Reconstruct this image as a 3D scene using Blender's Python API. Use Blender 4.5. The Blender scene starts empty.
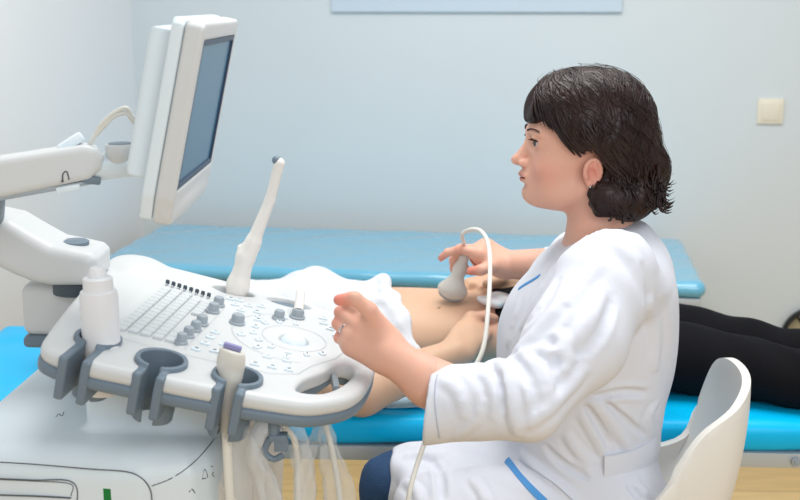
import bpy, bmesh, math, random
import numpy as np
from mathutils import Vector, Matrix
random.seed(7); np.random.seed(7)
C = bpy.context.scene.collection
PI = math.pi
# ------------------------------------------------------------------ camera geometry (used to turn seen positions + a known depth into real points)
FPX = 1111.0; PITCH = math.atan(246/1111.); CP, SP = math.cos(PITCH), math.sin(PITCH); CAMH = 1.4
def ray(u, v):
    b = (250-v)/FPX
    return np.array(((u-400)/FPX, CP+b*SP, -SP+b*CP))
def at(u, v, Y):
    r = ray(u, v); return np.array((0, 0, CAMH)) + r*(Y/r[1])
def atz(u, v, z):
    r = ray(u, v); return np.array((0, 0, CAMH)) + r*((z-CAMH)/r[2])
A = lambda *a: np.array(a, float)
# ------------------------------------------------------------------ materials
def srgb(r, g, b):
    f = lambda c: (c/255/12.92) if c/255 <= .04045 else ((c/255+.055)/1.055)**2.4
    return (f(r), f(g), f(b), 1)
def mat(name, col, rough=.5, metal=0, bump=0, bscale=60, var=0, vscale=6, sheen=0, trans=0, sss=0, spec=.5, alpha=1, attr=None, coat=0, ior=1.45, stretch=None):
    m = bpy.data.materials.new(name); m.use_nodes = True
    nt = m.node_tree; b = nt.nodes['Principled BSDF']; N = nt.nodes.new; L = nt.links.new
    b.inputs['Base Color'].default_value = col
    b.inputs['Roughness'].default_value = rough; b.inputs['Metallic'].default_value = metal
    b.inputs['Specular IOR Level'].default_value = spec; b.inputs['IOR'].default_value = ior
    if sheen: b.inputs['Sheen Weight'].default_value = sheen; b.inputs['Sheen Roughness'].default_value = .4
    if trans: b.inputs['Transmission Weight'].default_value = trans
    if coat: b.inputs['Coat Weight'].default_value = coat; b.inputs['Coat Roughness'].default_value = .15
    if sss:
        b.inputs['Subsurface Weight'].default_value = sss
        b.inputs['Subsurface Radius'].default_value = (.9, .35, .2); b.inputs['Subsurface Scale'].default_value = .012
    if alpha < 1: b.inputs['Alpha'].default_value = alpha
    tc = N('ShaderNodeTexCoord'); src = tc.outputs['Object']
    if stretch:
        mp = N('ShaderNodeMapping'); mp.inputs['Scale'].default_value = stretch; L(src, mp.inputs['Vector']); src = mp.outputs['Vector']
    base = None
    if attr:
        at_ = N('ShaderNodeVertexColor'); at_.layer_name = attr; base = at_.outputs['Color']
    if var:
        n = N('ShaderNodeTexNoise'); n.inputs['Scale'].default_value = vscale; n.inputs['Detail'].default_value = 4; L(src, n.inputs['Vector'])
        mr = N('ShaderNodeMapRange'); mr.inputs['From Min'].default_value = .3; mr.inputs['From Max'].default_value = .7
        mr.inputs['To Min'].default_value = 1-var; mr.inputs['To Max'].default_value = 1+var*.6; L(n.outputs['Fac'], mr.inputs['Value'])
        mx = N('ShaderNodeVectorMath'); mx.operation = 'SCALE'
        if base: L(base, mx.inputs[0])
        else: mx.inputs[0].default_value = col[:3]
        L(mr.outputs['Result'], mx.inputs['Scale']); base = mx.outputs['Vector']
    if base: L(base, b.inputs['Base Color'])
    if bump:
        n = N('ShaderNodeTexNoise'); n.inputs['Scale'].default_value = bscale; n.inputs['Detail'].default_value = 3; L(src, n.inputs['Vector'])
        bp = N('ShaderNodeBump'); bp.inputs['Strength'].default_value = bump; bp.inputs['Distance'].default_value = .004
        L(n.outputs['Fac'], bp.inputs['Height']); L(bp.outputs['Normal'], b.inputs['Normal'])
    return m
# ------------------------------------------------------------------ scene objects
WLOC = {}
def place(o, parent):
    if parent is not None:
        o.parent = parent; o.location = Vector(o.location) - Vector(WLOC[parent.name])
def tag(o, label=None, cat=None, group=None, kind=None):
    if label: o['label'] = label
    if cat: o['category'] = cat
    if group: o['group'] = group
    if kind: o['kind'] = kind
    return o
def empty(name, loc, label, cat, group=None):
    o = bpy.data.objects.new(name, None); o.empty_display_size = .05; C.objects.link(o); o.location = tuple(loc); WLOC[o.name] = tuple(loc)
    return tag(o, label, cat, group)
def obj(name, me, m=None, parent=None, label=None):
    o = bpy.data.objects.new(name, me); C.objects.link(o)
    if m is not None:
        for q in (m if isinstance(m, (list, tuple)) else [m]): me.materials.append(q)
    WLOC[o.name] = (0, 0, 0)
    place(o, parent)
    if label: o['label'] = label
    return o
def smooth(me, on=True):
    me.polygons.foreach_set('use_smooth', [on]*len(me.polygons)); me.update()
def mesh_np(name, V, F, cols=None, midx=None, sm=True):
    V = np.asarray(V, np.float32); F = np.asarray(F, np.int32)
    me = bpy.data.meshes.new(name); n = F.shape[1]
    me.vertices.add(len(V)); me.vertices.foreach_set('co', V.ravel())
    me.loops.add(F.size); me.loops.foreach_set('vertex_index', F.ravel())
    me.polygons.add(len(F)); me.polygons.foreach_set('loop_start', np.arange(0, F.size, n, dtype=np.int32))
    try: me.polygons.foreach_set('loop_total', np.full(len(F), n, np.int32))
    except Exception: pass
    if midx is not None: me.polygons.foreach_set('material_index', np.asarray(midx, np.int32))
    me.update(calc_edges=True)
    if cols is not None:
        a = me.color_attributes.new('col', 'FLOAT_COLOR', 'POINT')
        c4 = np.ones((len(V), 4), np.float32); c4[:, :3] = cols; a.data.foreach_set('color', c4.ravel())
    smooth(me, sm); return me
# bmesh collector
def nb(): return bmesh.new()
def fin(bm, name, sm=False, bevel=0, seg=2):
    if bevel:
        bmesh.ops.bevel(bm, geom=[e for e in bm.edges if e.is_manifold and e.calc_face_angle(0) > .5], offset=bevel, segments=seg, affect='EDGES', profile=.6)
    bmesh.ops.recalc_face_normals(bm, faces=bm.faces)
    me = bpy.data.meshes.new(name); bm.to_mesh(me); bm.free()
    if sm:
        smooth(me)
        try: me.set_sharp_from_angle(angle=.7)
        except Exception: pass
    return me
def add_box(bm, c, s, R=None):
    M = Matrix.Translation(Vector(c)) @ ((R or Matrix.Identity(3)).to_4x4()) @ Matrix.Diagonal((s[0], s[1], s[2], 1))
    bmesh.ops.create_cube(bm, size=1, matrix=M)
def frame_for(d):
    d = Vector(d).normalized(); a = Vector((0, 0, 1)) if abs(d.z) < .9 else Vector((0, 1, 0))
    x = a.cross(d).normalized(); y = d.cross(x); return x, y, d
def add_cyl(bm, a, b, r1, r2=None, n=24, cap=True):
    a, b = Vector(a), Vector(b); r2 = r1 if r2 is None else r2
    x, y, d = frame_for(b-a)
    R = Matrix((x, y, d)).transposed()
    M = Matrix.Translation((a+b)/2) @ R.to_4x4()
    bmesh.ops.create_cone(bm, cap_ends=cap, segments=n, radius1=r1, radius2=r2, depth=(b-a).length, matrix=M)
def add_lathe(bm, prof, o=(0, 0, 0), axis=(0, 0, 1), n=32):
    x, y, d = frame_for(axis); o = Vector(o); rings = []
    for r, h in prof:
        rings.append([bm.verts.new(o + d*h + (x*math.cos(2*PI*i/n)+y*math.sin(2*PI*i/n))*max(r, 1e-5)) for i in range(n)])
    for k in range(len(rings)-1):
        for i in range(n):
            bm.faces.new((rings[k][i], rings[k][(i+1) % n], rings[k+1][(i+1) % n], rings[k+1][i]))
    bm.faces.new(rings[0][::-1]); bm.faces.new(rings[-1])
def smooth_path(pts, n):
    P = [Vector(p) for p in pts]; P = [P[0]*2-P[1]] + P + [P[-1]*2-P[-2]]; out = []
    m = len(P)-3
    for i in range(n+1):
        t = i/n*m; k = min(int(t), m-1); t -= k
        a, b, c, d = P[k:k+4]
        out.append(.5*((2*b)+(c-a)*t+(2*a-5*b+4*c-d)*t*t+(3*b-a-3*c+d)*t**3))
    return out
def add_tube(bm, pts, r, n=10, steps=None, flat=None, rf=None):
    P = smooth_path(pts, steps) if steps else [Vector(p) for p in pts]
    x = None; rings = []
    for i, p in enumerate(P):
        d = (P[min(i+1, len(P)-1)]-P[max(i-1, 0)]).normalized()
        if x is None: x, y, _ = frame_for(d)
        else:
            x = (x - d*x.dot(d)).normalized(); y = d.cross(x)
        t = i/(len(P)-1)
        rr = rf(t) if rf else (r if not isinstance(r, (list, tuple)) else r[0]+(r[1]-r[0])*t)
        ry = rr*(flat or 1)
        rings.append([bm.verts.new(p + x*math.cos(2*PI*k/n)*rr + y*math.sin(2*PI*k/n)*ry) for k in range(n)])
    for a, b in zip(rings, rings[1:]):
        for k in range(n): bm.faces.new((a[k], a[(k+1) % n], b[(k+1) % n], b[k]))
    bm.faces.new(rings[0][::-1]); bm.faces.new(rings[-1])
# ------------------------------------------------------------------ signed distance fields -> smooth meshes (surface nets)
def smin(a, b, k):
    if np.isscalar(k) and k <= 0: return np.minimum(a, b)
    h = np.clip(.5+.5*(b-a)/k, 0, 1); return b*(1-h)+a*h-k*h*(1-h)
def smax(a, b, k): return -smin(-a, -b, k)
def f_cone(a, b, ra, rb):
    a, b = np.asarray(a, float), np.asarray(b, float); ba = b-a; L2 = max(1e-12, ba@ba)
    def f(p):
        t = np.clip(((p-a)@ba)/L2, 0, 1)
        return np.linalg.norm(p-a-t[:, None]*ba, axis=1)-(ra+(rb-ra)*t)
    return f, (a+b)/2, np.sqrt(L2)/2+max(ra, rb)
def rotm(rx=0, ry=0, rz=0):
    return np.array((Matrix.Rotation(rz, 3, 'Z') @ Matrix.Rotation(ry, 3, 'Y') @ Matrix.Rotation(rx, 3, 'X')))
def f_ell(c, r, R=None):
    c, r = np.asarray(c, float), np.asarray(r, float)
    def f(p):
        q = p-c
        if R is not None: q = q@R
        k0 = np.linalg.norm(q/r, axis=1); k1 = np.linalg.norm(q/r**2, axis=1)
        return np.where(k1 > 1e-9, k0*(k0-1)/np.maximum(k1, 1e-9), -r.min())
    return f, c, r.max()
def f_box(c, h, rad=0, R=None):
    c, h = np.asarray(c, float), np.asarray(h, float)
    def f(p):
        q = p-c
        if R is not None: q = q@R
        q = np.abs(q)-h+rad
        return np.linalg.norm(np.maximum(q, 0), axis=1)+np.minimum(q.max(axis=1), 0)-rad
    return f, c, np.linalg.norm(h)
def poly2d(P):
    P = np.asarray(P, float); Q = np.roll(P, -1, axis=0)
    def f(x, y):
        d = np.full(x.shape, 1e9); s = np.zeros(x.shape, int)
        for (ax, ay), (bx, by) in zip(P, Q):
            ex, ey = bx-ax, by-ay; wx, wy = x-ax, y-ay
            t = np.clip((wx*ex+wy*ey)/(ex*ex+ey*ey+1e-15), 0, 1)
            d = np.minimum(d, (wx-ex*t)**2+(wy-ey*t)**2)
            c = ((ay <= y) & (by > y) & (ex*wy-ey*wx > 0)).astype(int) - ((ay > y) & (by <= y) & (ex*wy-ey*wx < 0)).astype(int)
            s += c
        d = np.sqrt(d); return np.where(s != 0, -d, d)
    return f
def f_prism(P, ax, lo, hi, rad=0, c=(0, 0, 0), Rr=50, R=None, O=None):
    """polygon P in the two axes other than ax, extruded lo..hi; rounded"""
    g = poly2d(P); i, j = [(1, 2), (0, 2), (0, 1)][ax]
    def f(p):
        q = p if O is None else (p-O)
        if R is not None: q = q@R
        d2 = g(q[:, i], q[:, j])+rad; dz = np.maximum(lo+rad-q[:, ax], q[:, ax]-hi+rad)
        return np.sqrt(np.maximum(d2, 0)**2+np.maximum(dz, 0)**2)+np.minimum(np.maximum(d2, dz), 0)-rad
    return f, np.asarray(c, float), Rr
def f_loft(secs, ax=2, k=.01, pw=2.0):
    """secs rows: t, centre_i, centre_j, r_i, r_j along axis ax"""
    S = np.asarray(secs, float); S = S[np.argsort(S[:, 0])]; i, j = [(1, 2), (0, 2), (0, 1)][ax]
    tt = np.linspace(S[0, 0], S[-1, 0], 80)
    def sm_(col):
        y = np.interp(tt, S[:, 0], S[:, col]); ker = np.hanning(11); ker /= ker.sum()
        yp = np.concatenate([np.full(5, y[0]), y, np.full(5, y[-1])]); return np.convolve(yp, ker, 'valid')
    T = [sm_(c) for c in (1, 2, 3, 4)]
    c = np.zeros(3); c[ax] = (S[0, 0]+S[-1, 0])/2; c[i] = T[0].mean(); c[j] = T[1].mean()
    Rr = (S[-1, 0]-S[0, 0])/2+max(T[2].max(), T[3].max())+max(np.ptp(T[0]), np.ptp(T[1]))
    def f(p):
        t = p[:, ax]; ci, cj, ri, rj = [np.interp(t, tt, q) for q in T]
        x, y = np.abs(p[:, i]-ci), np.abs(p[:, j]-cj)
        if pw == 2.0:
            k0 = np.sqrt((x/ri)**2+(y/rj)**2); k1 = np.sqrt((x/ri**2)**2+(y/rj**2)**2)
            d = k0*(k0-1)/np.maximum(k1, 1e-6)
        else:
            d = (((x/ri)**pw+(y/rj)**pw)**(1/pw)-1)*np.minimum(ri, rj)
        return smax(d, np.maximum(S[0, 0]-t, t-S[-1, 0]), k)
    return f, c, Rr
class SDF:
    def __init__(s): s.ops = []; s.post = []
    def add(s, prim, k=0., op='u'): s.ops.append((prim, k, op)); return s
    def u(s, prim, k=0.): return s.add(prim, k, 'u')
    def cut(s, prim, k=0.): return s.add(prim, k, 's')
    def chain(s, pts, rs, k=.004, k0=None):
        for n, (a, b, ra, rb) in enumerate(zip(pts, pts[1:], rs, rs[1:])): s.u(f_cone(a, b, ra, rb), (k if k0 is None or n else k0))
        return s
    def __call__(s, p, cull=True):
        bc = (p.min(0)+p.max(0))/2; br = np.linalg.norm(p.max(0)-p.min(0))/2
        d = np.full(len(p), .5)
        for (f, c, R), k, op in s.ops:
            if cull and op in 'us' and np.linalg.norm(bc-c)-R-br > k+.02: continue
            e = f(p)
            d = smin(d, e, k) if op == 'u' else smax(d, -e, k) if op == 's' else smax(d, e, k)
        for g in s.post: d = g(p, d)
        return d
def nets(f, lo, hi, h, B=12, slack=1.3, name=''):
    lo, hi = np.asarray(lo, float), np.asarray(hi, float)
    nb_ = np.maximum(1, np.ceil((hi-lo)/h/B).astype(int)); n = nb_*B+1
    val = np.full(n, np.nan, np.float32)
    gx, gy, gz = np.meshgrid(*[np.arange(m) for m in nb_], indexing='ij')
    idx = np.stack([gx.ravel(), gy.ravel(), gz.ravel()], 1)
    cen = lo+(idx+.5)*B*h; dc = np.empty(len(cen))
    for i in range(0, len(cen), 20000): dc[i:i+20000] = f(cen[i:i+20000], cull=False) if isinstance(f, SDF) else f(cen[i:i+20000])
    rad = B*h*math.sqrt(3)/2*slack+.004
    loc = np.stack(np.meshgrid(*[np.arange(B+1)]*3, indexing='ij'), -1).reshape(-1, 3)
    for q, dd in zip(idx, dc):
        o = q*B; sl = tuple(slice(a, a+B+1) for a in o)
        if abs(dd) > rad:
            v = val[sl]; v[np.isnan(v)] = dd; continue
        val[sl] = f(lo+(o+loc)*h).reshape(B+1, B+1, B+1)
    s = val < 0
    # pad boundary as outside
    for a in range(3):
        for e in (0, -1):
            sl = [slice(None)]*3; sl[a] = e; s[tuple(sl)] = False; val[tuple(sl)] = np.maximum(val[tuple(sl)], 1e-4)
    cnt = np.zeros(tuple(n-1), np.int8); cs = []
    for a in (0, 1):
        for b in (0, 1):
            for c in (0, 1):
                cs.append((a, b, c)); cnt += s[a:n[0]-1+a, b:n[1]-1+b, c:n[2]-1+c]
    cell = (cnt > 0) & (cnt < 8); ci = np.argwhere(cell); vid = np.full(cell.shape, -1, np.int64); vid[cell] = np.arange(len(ci))
    acc = np.zeros((len(ci), 3)); w = np.zeros(len(ci))
    for a in range(8):
        for b in range(a+1, 8):
            da = np.array(cs[b])-np.array(cs[a])
            if np.abs(da).sum() != 1: continue
            pa = ci+cs[a]; pb = ci+cs[b]; va = val[pa[:, 0], pa[:, 1], pa[:, 2]]; vb = val[pb[:, 0], pb[:, 1], pb[:, 2]]
            x = (va < 0) != (vb < 0); t = np.clip(va[x]/(va[x]-vb[x]), 0, 1)
            acc[x] += pa[x]+t[:, None]*(pb[x]-pa[x]); w[x] += 1
    V = lo+acc/w[:, None]*h; F = []
    for ax in range(3):
        sl0 = [slice(0, n[i]-1) for i in range(3)]; sl1 = list(sl0)
        sl1[ax] = slice(1, n[ax]); 
        a0 = s[tuple(sl0)]; a1 = s[tuple(sl1)]
        e = np.argwhere(a0 != a1); o1, o2 = [(1, 2), (2, 0), (0, 1)][ax]
        e = e[(e[:, o1] > 0) & (e[:, o2] > 0)]
        d1 = np.zeros(3, int); d1[o1] = 1; d2 = np.zeros(3, int); d2[o2] = 1
        g = lambda q: vid[q[:, 0], q[:, 1], q[:, 2]]
        quad = np.stack([g(e-d1-d2), g(e-d2), g(e), g(e-d1)], 1)
        ins = a0[e[:, 0], e[:, 1], e[:, 2]]; quad[~ins] = quad[~ins][:, ::-1]
        F.append(quad[(quad >= 0).all(1)])
    return V, np.concatenate(F)
def sdf_obj(name, f, lo, hi, h, m, parent=None, colf=None, label=None, midxf=None, relax=1):
    V, F = nets(f, lo, hi, h)
    for _ in range(relax):
        acc = np.zeros_like(V); w = np.zeros(len(V))
        for a, b in ((0, 1), (1, 2), (2, 3), (3, 0)):
            np.add.at(acc, F[:, a], V[F[:, b]]); np.add.at(w, F[:, a], 1); np.add.at(acc, F[:, b], V[F[:, a]]); np.add.at(w, F[:, b], 1)
        V = V*.5+.5*acc/np.maximum(w, 1)[:, None]
    me = mesh_np(name, V, F, cols=colf(V) if colf else None, midx=midxf(V[F].mean(1)) if midxf else None)
    return obj(name, me, m, parent, label)
def ripple(p, k, ph=0., warp=0., k2=(9, 7, 11)):
    q = p@np.asarray(k, float)
    if warp: q = q+warp*np.sin(p@np.asarray(k2, float)+ph*2.3)+warp*.5*np.sin(p@(np.asarray(k2, float)[[1, 2, 0]]*2.1)+ph)
    return np.sin(q+ph)
def near_w(p, c, R): return np.clip(1-np.linalg.norm(p-np.asarray(c), axis=1)/R, 0, 1)
# ================================================================== materials
M = {}
M['wall'] = mat('wall_paint', srgb(211, 219, 222), .75, bump=.05, bscale=90, var=.015, vscale=2)
M['wall_l'] = mat('wall_paint_left', srgb(233, 234, 235), .75, bump=.05, bscale=90, var=.01, vscale=2)
M['ceil'] = mat('ceiling_paint', srgb(240, 242, 243), .9)
M['panel'] = mat('pale_blue_panel', srgb(196, 212, 224), .6)
M['trim'] = mat('skirting', srgb(225, 228, 228), .5)
M['plastic'] = mat('machine_plastic', srgb(209, 212, 213), .4, bump=.03, bscale=400, var=.01)
M['plastic2'] = mat('machine_plastic_cool', srgb(222, 234, 241), .35, bump=.03, bscale=400)
M['plastic3'] = mat('machine_plastic_warm', srgb(233, 229, 222), .4, bump=.03, bscale=400)
M['grey'] = mat('slate_grey_plastic', srgb(112, 128, 142), .45, bump=.05, bscale=300)
M['dgrey'] = mat('dark_slate_plastic', srgb(70, 82, 92), .5)
M['knob'] = mat('knob_grey', srgb(158, 168, 176), .4)
M['key'] = mat('key_grey', srgb(204, 209, 212), .5)
M['ink'] = mat('printed_ink', srgb(110, 114, 122), .6)
M['inkl'] = mat('printed_ink_light', srgb(186, 190, 196), .6)
M['seam'] = mat('seam_line', srgb(95, 102, 108), .7)
M['green'] = mat('green_label', srgb(10, 122, 58), .4)
M['paper'] = mat('label_paper', srgb(240, 238, 246), .6)
M['screen'] = mat('screen_glass', srgb(38, 100, 136), .3, coat=.2, var=.05, vscale=3)
M['screenb'] = mat('screen_bezel', srgb(52, 68, 92), .4)
M['probe'] = mat('probe_plastic', srgb(236, 232, 226), .32)
M['probe_d'] = mat('probe_dim', srgb(216, 213, 205), .35)
M['violet'] = mat('violet_mark', srgb(142, 140, 190), .5)
M['film'] = mat('clear_plastic_film', srgb(236, 240, 242), .12, bump=1, bscale=45, alpha=.25)
M['cord'] = mat('white_cord', srgb(226, 224, 216), .45)
M['mark'] = mat('printed_mark_dark', srgb(60, 64, 72), .6)
M['steel'] = mat('painted_rail', srgb(188, 194, 196), .4, metal=.2)
M['vinyl'] = mat('blue_vinyl', srgb(0, 192, 248), .36, spec=.3, bump=.25, bscale=14, var=.02, vscale=5)
M['vinyl_glare'] = mat('blue_vinyl_glare', srgb(108, 186, 218), .24, coat=1, bump=.03, bscale=10)  # paler than the near couch: glare off the wall mixed into the base colour
M['chair'] = mat('chair_plastic', srgb(236, 234, 228), .45)
M['switch'] = mat('switch_cream', srgb(232, 226, 208), .45)
M['rubber'] = mat('black_rubber', srgb(28, 34, 34), .6)
M['straw'] = mat('straw_mesh', srgb(168, 160, 132), .8, var=.2, vscale=30)
# laminate floor
def floor_mat():
    m = bpy.data.materials.new('laminate_floor'); m.use_nodes = True; nt = m.node_tree; b = nt.nodes['Principled BSDF']; N = nt.nodes.new; L = nt.links.new
    tc = N('ShaderNodeTexCoord'); br = N('ShaderNodeTexBrick'); br.inputs['Scale'].default_value = 1; br.inputs['Brick Width'].default_value = 1.2; br.inputs['Row Height'].default_value = .19
    br.inputs['Mortar Size'].default_value = .0015; br.inputs['Color1'].default_value = srgb(226, 192, 134); br.inputs['Color2'].default_value = srgb(214, 178, 120); br.inputs['Mortar'].default_value = srgb(150, 118, 78)
    L(tc.outputs['Object'], br.inputs['Vector'])
    mp = N('ShaderNodeMapping'); mp.inputs['Scale'].default_value = (2, 26, 1); L(tc.outputs['Object'], mp.inputs['Vector'])
    n = N('ShaderNodeTexNoise'); n.inputs['Scale'].default_value = 2.2; n.inputs['Detail'].default_value = 6; L(mp.outputs['Vector'], n.inputs['Vector'])
    mr = N('ShaderNodeMapRange'); mr.inputs['From Min'].default_value = .3; mr.inputs['From Max'].default_value = .7; mr.inputs['To Min'].default_value = .86; mr.inputs['To Max'].default_value = 1.08; L(n.outputs['Fac'], mr.inputs['Value'])
    s = N('ShaderNodeVectorMath'); s.operation = 'SCALE'; L(br.outputs['Color'], s.inputs[0]); L(mr.outputs['Result'], s.inputs['Scale']); L(s.outputs['Vector'], b.inputs['Base Color'])
    b.inputs['Roughness'].default_value = .38; return m
M['floor'] = floor_mat()
# ================================================================== room shell. the back wall runs 8 degrees off the camera's axis
YAW = math.radians(-8.1); RZ = Matrix.Rotation(YAW, 3, 'Z'); CORN = Vector((-.985, 4.17, 0))
WX = RZ @ Vector((1, 0, 0)); WY = RZ @ Vector((0, 1, 0))
def wallbox(name, a, b, th, z0, z1, m, side):
    a, b = Vector(a), Vector(b); d = (b-a).normalized(); nrm = Vector((0, 0, 1)).cross(d)*side
    bm = nb(); q = [a, b, b+nrm*th, a+nrm*th]
    lo = [bm.verts.new((v.x, v.y, z0)) for v in q]; hi = [bm.verts.new((v.x, v.y, z1)) for v in q]
    bm.faces.new(lo); bm.faces.new(hi)
    for i in range(4): bm.faces.new((lo[i], lo[(i+1) % 4], hi[(i+1) % 4], hi[i]))
    return tag(obj(name, fin(bm, name), m), kind='structure')
P0 = CORN; P1 = CORN + WX*4.2; P2 = CORN - WY*5.6
wallbox('wall_back', P0 - WX*.12, P1, .12, 0, 2.7, M['wall'], 1)
wallbox('wall_left', P2, P0, .12, 0, 2.7, M['wall_l'], 1)
wallbox('baseboard_back', P0, P1, -.014, 0, .08, M['trim'], 1)
wallbox('baseboard_left', P2, P0-WY*.014, -.014, 0, .08, M['trim'], 1)
def slab(name, z, th, m):
    bm = nb(); q = [P0 - WX*.12 + WY*.12, P1+WY*.12, P1-WY*5.6, P2-WX*.12]
    lo = [bm.verts.new((v.x, v.y, z)) for v in q]; hi = [bm.verts.new((v.x, v.y, z+th)) for v in q]
    bm.faces.new(lo); bm.faces.new(hi)
    for i in range(4): bm.faces.new((lo[i], lo[(i+1) % 4], hi[(i+1) % 4], hi[i]))
    return tag(obj(name, fin(bm, name), m), kind='structure')
slab('floor', -.1, .1, M['floor'])
# pale blue panel hung on the wall, its lower edge just in frame
def on_wall(u, v):     # point of the back wall's face seen at u, v
    r = Vector(ray(u, v)); o = Vector((0, 0, CAMH)); t = (CORN-o).dot(WY)/r.dot(WY); return o+r*t
pa, pb = on_wall(332, 12), on_wall(622, 10)
bm = nb(); mid = (pa+pb)/2; add_box(bm, (mid.x-WY.x*.008, mid.y-WY.y*.008, pa.z+.3), ((pb-pa).xy.length, .012, .6), RZ)
tag(obj('wall_panel', fin(bm, 'wall_panel', bevel=.003), M['panel']), 'pale blue flat panel high on the back wall', 'wall panel')
# light switch
pw = on_wall(770, 111)
root = empty('light_switch', pw, 'cream square light switch on the back wall to the right', 'light switch')
bm = nb(); add_box(bm, pw-WY*.005, (.086, .010, .086), RZ); obj('switch_plate', fin(bm, 'plate', True, .003), M['switch'], root)
bm = nb(); add_box(bm, pw-WY*.012, (.062, .008, .062), RZ @ Matrix.Rotation(math.radians(4), 3, 'X')); obj('rocker', fin(bm, 'rocker', True, .002), M['switch'], root)
# round fan / basket at the right edge
pr = on_wall(813, 337)
root = empty('wall_fan', pr, 'round straw-coloured disc with a black rim on the wall at the far right', 'wall fan')
WR = .108; n = 48; prof = [(math.cos(a)*.009+WR, math.sin(a)*.014) for a in [2*PI*i/10 for i in range(10)]]
bm = nb(); pc_ = pr-WY*.016
rings = [[bm.verts.new(pc_+WX*(math.cos(t)*r)+Vector((0, 0, math.sin(t)*r))+WY*h) for r, h in prof] for t in [2*PI*i/n for i in range(n)]]
for i in range(n):
    for k in range(10): bm.faces.new((rings[i][k], rings[(i+1) % n][k], rings[(i+1) % n][(k+1) % 10], rings[i][(k+1) % 10]))
obj('rim', fin(bm, 'rim', True), M['rubber'], root)
bm = nb(); add_cyl(bm, pc_+WY*.004, pc_+WY*.014, WR-.002, n=48); obj('disc', fin(bm, 'disc', True), M['straw'], root)
bm = nb()
for a in (.12, 1.2, 2.25): 
    d_ = WX*math.cos(a)*(WR-.002)+Vector((0, 0, math.sin(a)*(WR-.002))); add_tube(bm, [pc_+d_, pc_-WY*.004, pc_-d_], .005, 6)
obj('spokes', fin(bm, 'spokes', True), M['rubber'], root)
# ================================================================== couches
def couch(cx, cy, ang, L, Wd, ztop, vin, label, grp, thick=.06):
    R = Matrix.Rotation(ang, 3, 'Z'); o = Vector((cx, cy, 0)); T = lambda x, y, z: o+R@Vector((x, y, z))
    root = empty('examination_couch', (cx, cy, 0), label, 'couch', grp)
    P = [(-L/2, -Wd/2), (L/2, -Wd/2), (L/2, Wd/2), (-L/2, Wd/2)]
    s = SDF(); s.u(f_box((0, 0, ztop-thick/2), (L/2, Wd/2, thick/2), .024))
    s.post.append(lambda p, d: d+.0018*np.sin(p[:, 0]*23+np.sin(p[:, 1]*17)*1.5)*np.sin(p[:, 1]*19+1))
    V, F = nets(s, (-L/2-.02, -Wd/2-.02, ztop-thick-.015), (L/2+.02, Wd/2+.02, ztop+.015), .008)
    V = V@np.array(R).T+np.array(o)
    obj('mattress', mesh_np('mattress', V, F), vin, root)
    zr = ztop-thick
    bm = nb()
    for sy in (-1, 1): add_box(bm, T(0, sy*(Wd/2-.02), zr-.0165), (L-.02, .03, .031), R)
    for sx in (-1, 1): add_box(bm, T(sx*(L/2-.025), 0, zr-.0165), (.03, Wd-.072, .031), R)
    fr = obj('frame', fin(bm, 'frame', True, .003), M['steel'], root)
    for sx in (-.36, .36):
        bm = nb(); c = T(sx*L, -Wd/2+.004, zr-.016); dn = R@Vector((0, -1, 0)); add_cyl(bm, c, c+dn*.005, .009, n=16); add_cyl(bm, c+dn*.005, c+dn*.008, .004, n=12)
        obj('bolt', fin(bm, 'bolt', True), M['knob'], fr)
    for sx in (-1, 1):
        for sy in (-1, 1):
            bm = nb(); a = T(sx*(L/2-.09), sy*(Wd/2-.045), zr-.02); b = T(sx*(L/2-.06), sy*(Wd/2-.03), 0.012); add_cyl(bm, b, a, .015); add_cyl(bm, b-Vector((0, 0, .012)), b+Vector((0, 0, .01)), .02); obj('leg', fin(bm, 'leg', True), M['steel'], root)
    return root
couch(.03, 2.385, math.radians(-2.6), 2.12, .62, .60, M['vinyl'], 'bright blue padded examination couch with the patient lying on it', 'blue padded couches', .062)
couch(.005, 3.62, YAW, 1.90, .66, .60, M['vinyl_glare'], 'empty blue padded couch along the back wall, coloured paler for wall glare', 'blue padded couches', .05)
# ================================================================== white plastic chair
CHC = Vector((.40, 1.86, 0))
def chair_shell():
    RIM = [((.235, 1.99, .452), 150), ((.30, 2.03, .49), 118), ((.45, 2.035, .545), 84), (at(683, 436, 2.02), 62), (at(700, 398, 2.02), 44), (at(716, 364, 1.98), 24), (at(729, 358, 1.90), 5), (at(743, 369, 1.81), -14), (at(746, 386, 1.76), -26), (at(733, 410, 1.71), -42), (at(703, 434, 1.68), -60), (at(682, 462, 1.66), -76), (at(662, 494, 1.645), -92), ((.30, 1.65, .50), -120), ((.235, 1.72, .452), -150)]
    R = smooth_path([tuple(q) for q, _ in RIM], 70); an = smooth_path([(a, 0, 0) for _, a in RIM], 70); V = []; nv = 30
    for r, a in zip(R, an):
        a = math.radians(a.x); sx, sy = .395+.150*math.cos(a), 1.86+.165*math.sin(a)
        for j in range(nv+1):
            t = j/nv
            if t < .62:
                q = t/.62; w = 4*q*(1-q); x = r.x+(sx-r.x)*q**1.2+.012*math.cos(a)*w; y = r.y+(sy-r.y)*q**1.5+.010*math.sin(a)*w; z = r.z+(.445-r.z)*q
            else:
                q = (t-.62)/.38; x = sx+(.36-sx)*q; y = sy+(1.86-sy)*q; z = .445-.012*math.sin(q*PI/2)
            V.append((x, y, z))
    nu = len(R)-1
    F = [(i*(nv+1)+j, (i+1)*(nv+1)+j, (i+1)*(nv+1)+j+1, i*(nv+1)+j+1) for i in range(nu) for j in range(nv)]
    return mesh_np('shell', V, F)
root = empty('plastic_chair', CHC, 'white moulded plastic shell chair the woman in the white coat sits on', 'chair')
sh = obj('shell', chair_shell(), M['chair'], root)
md = sh.modifiers.new('t', 'SOLIDIFY'); md.thickness = .014; md.offset = 0
md = sh.modifiers.new('b', 'BEVEL'); md.width = .006; md.segments = 3; md.limit_method = 'ANGLE'; md.angle_limit = .8
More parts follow.
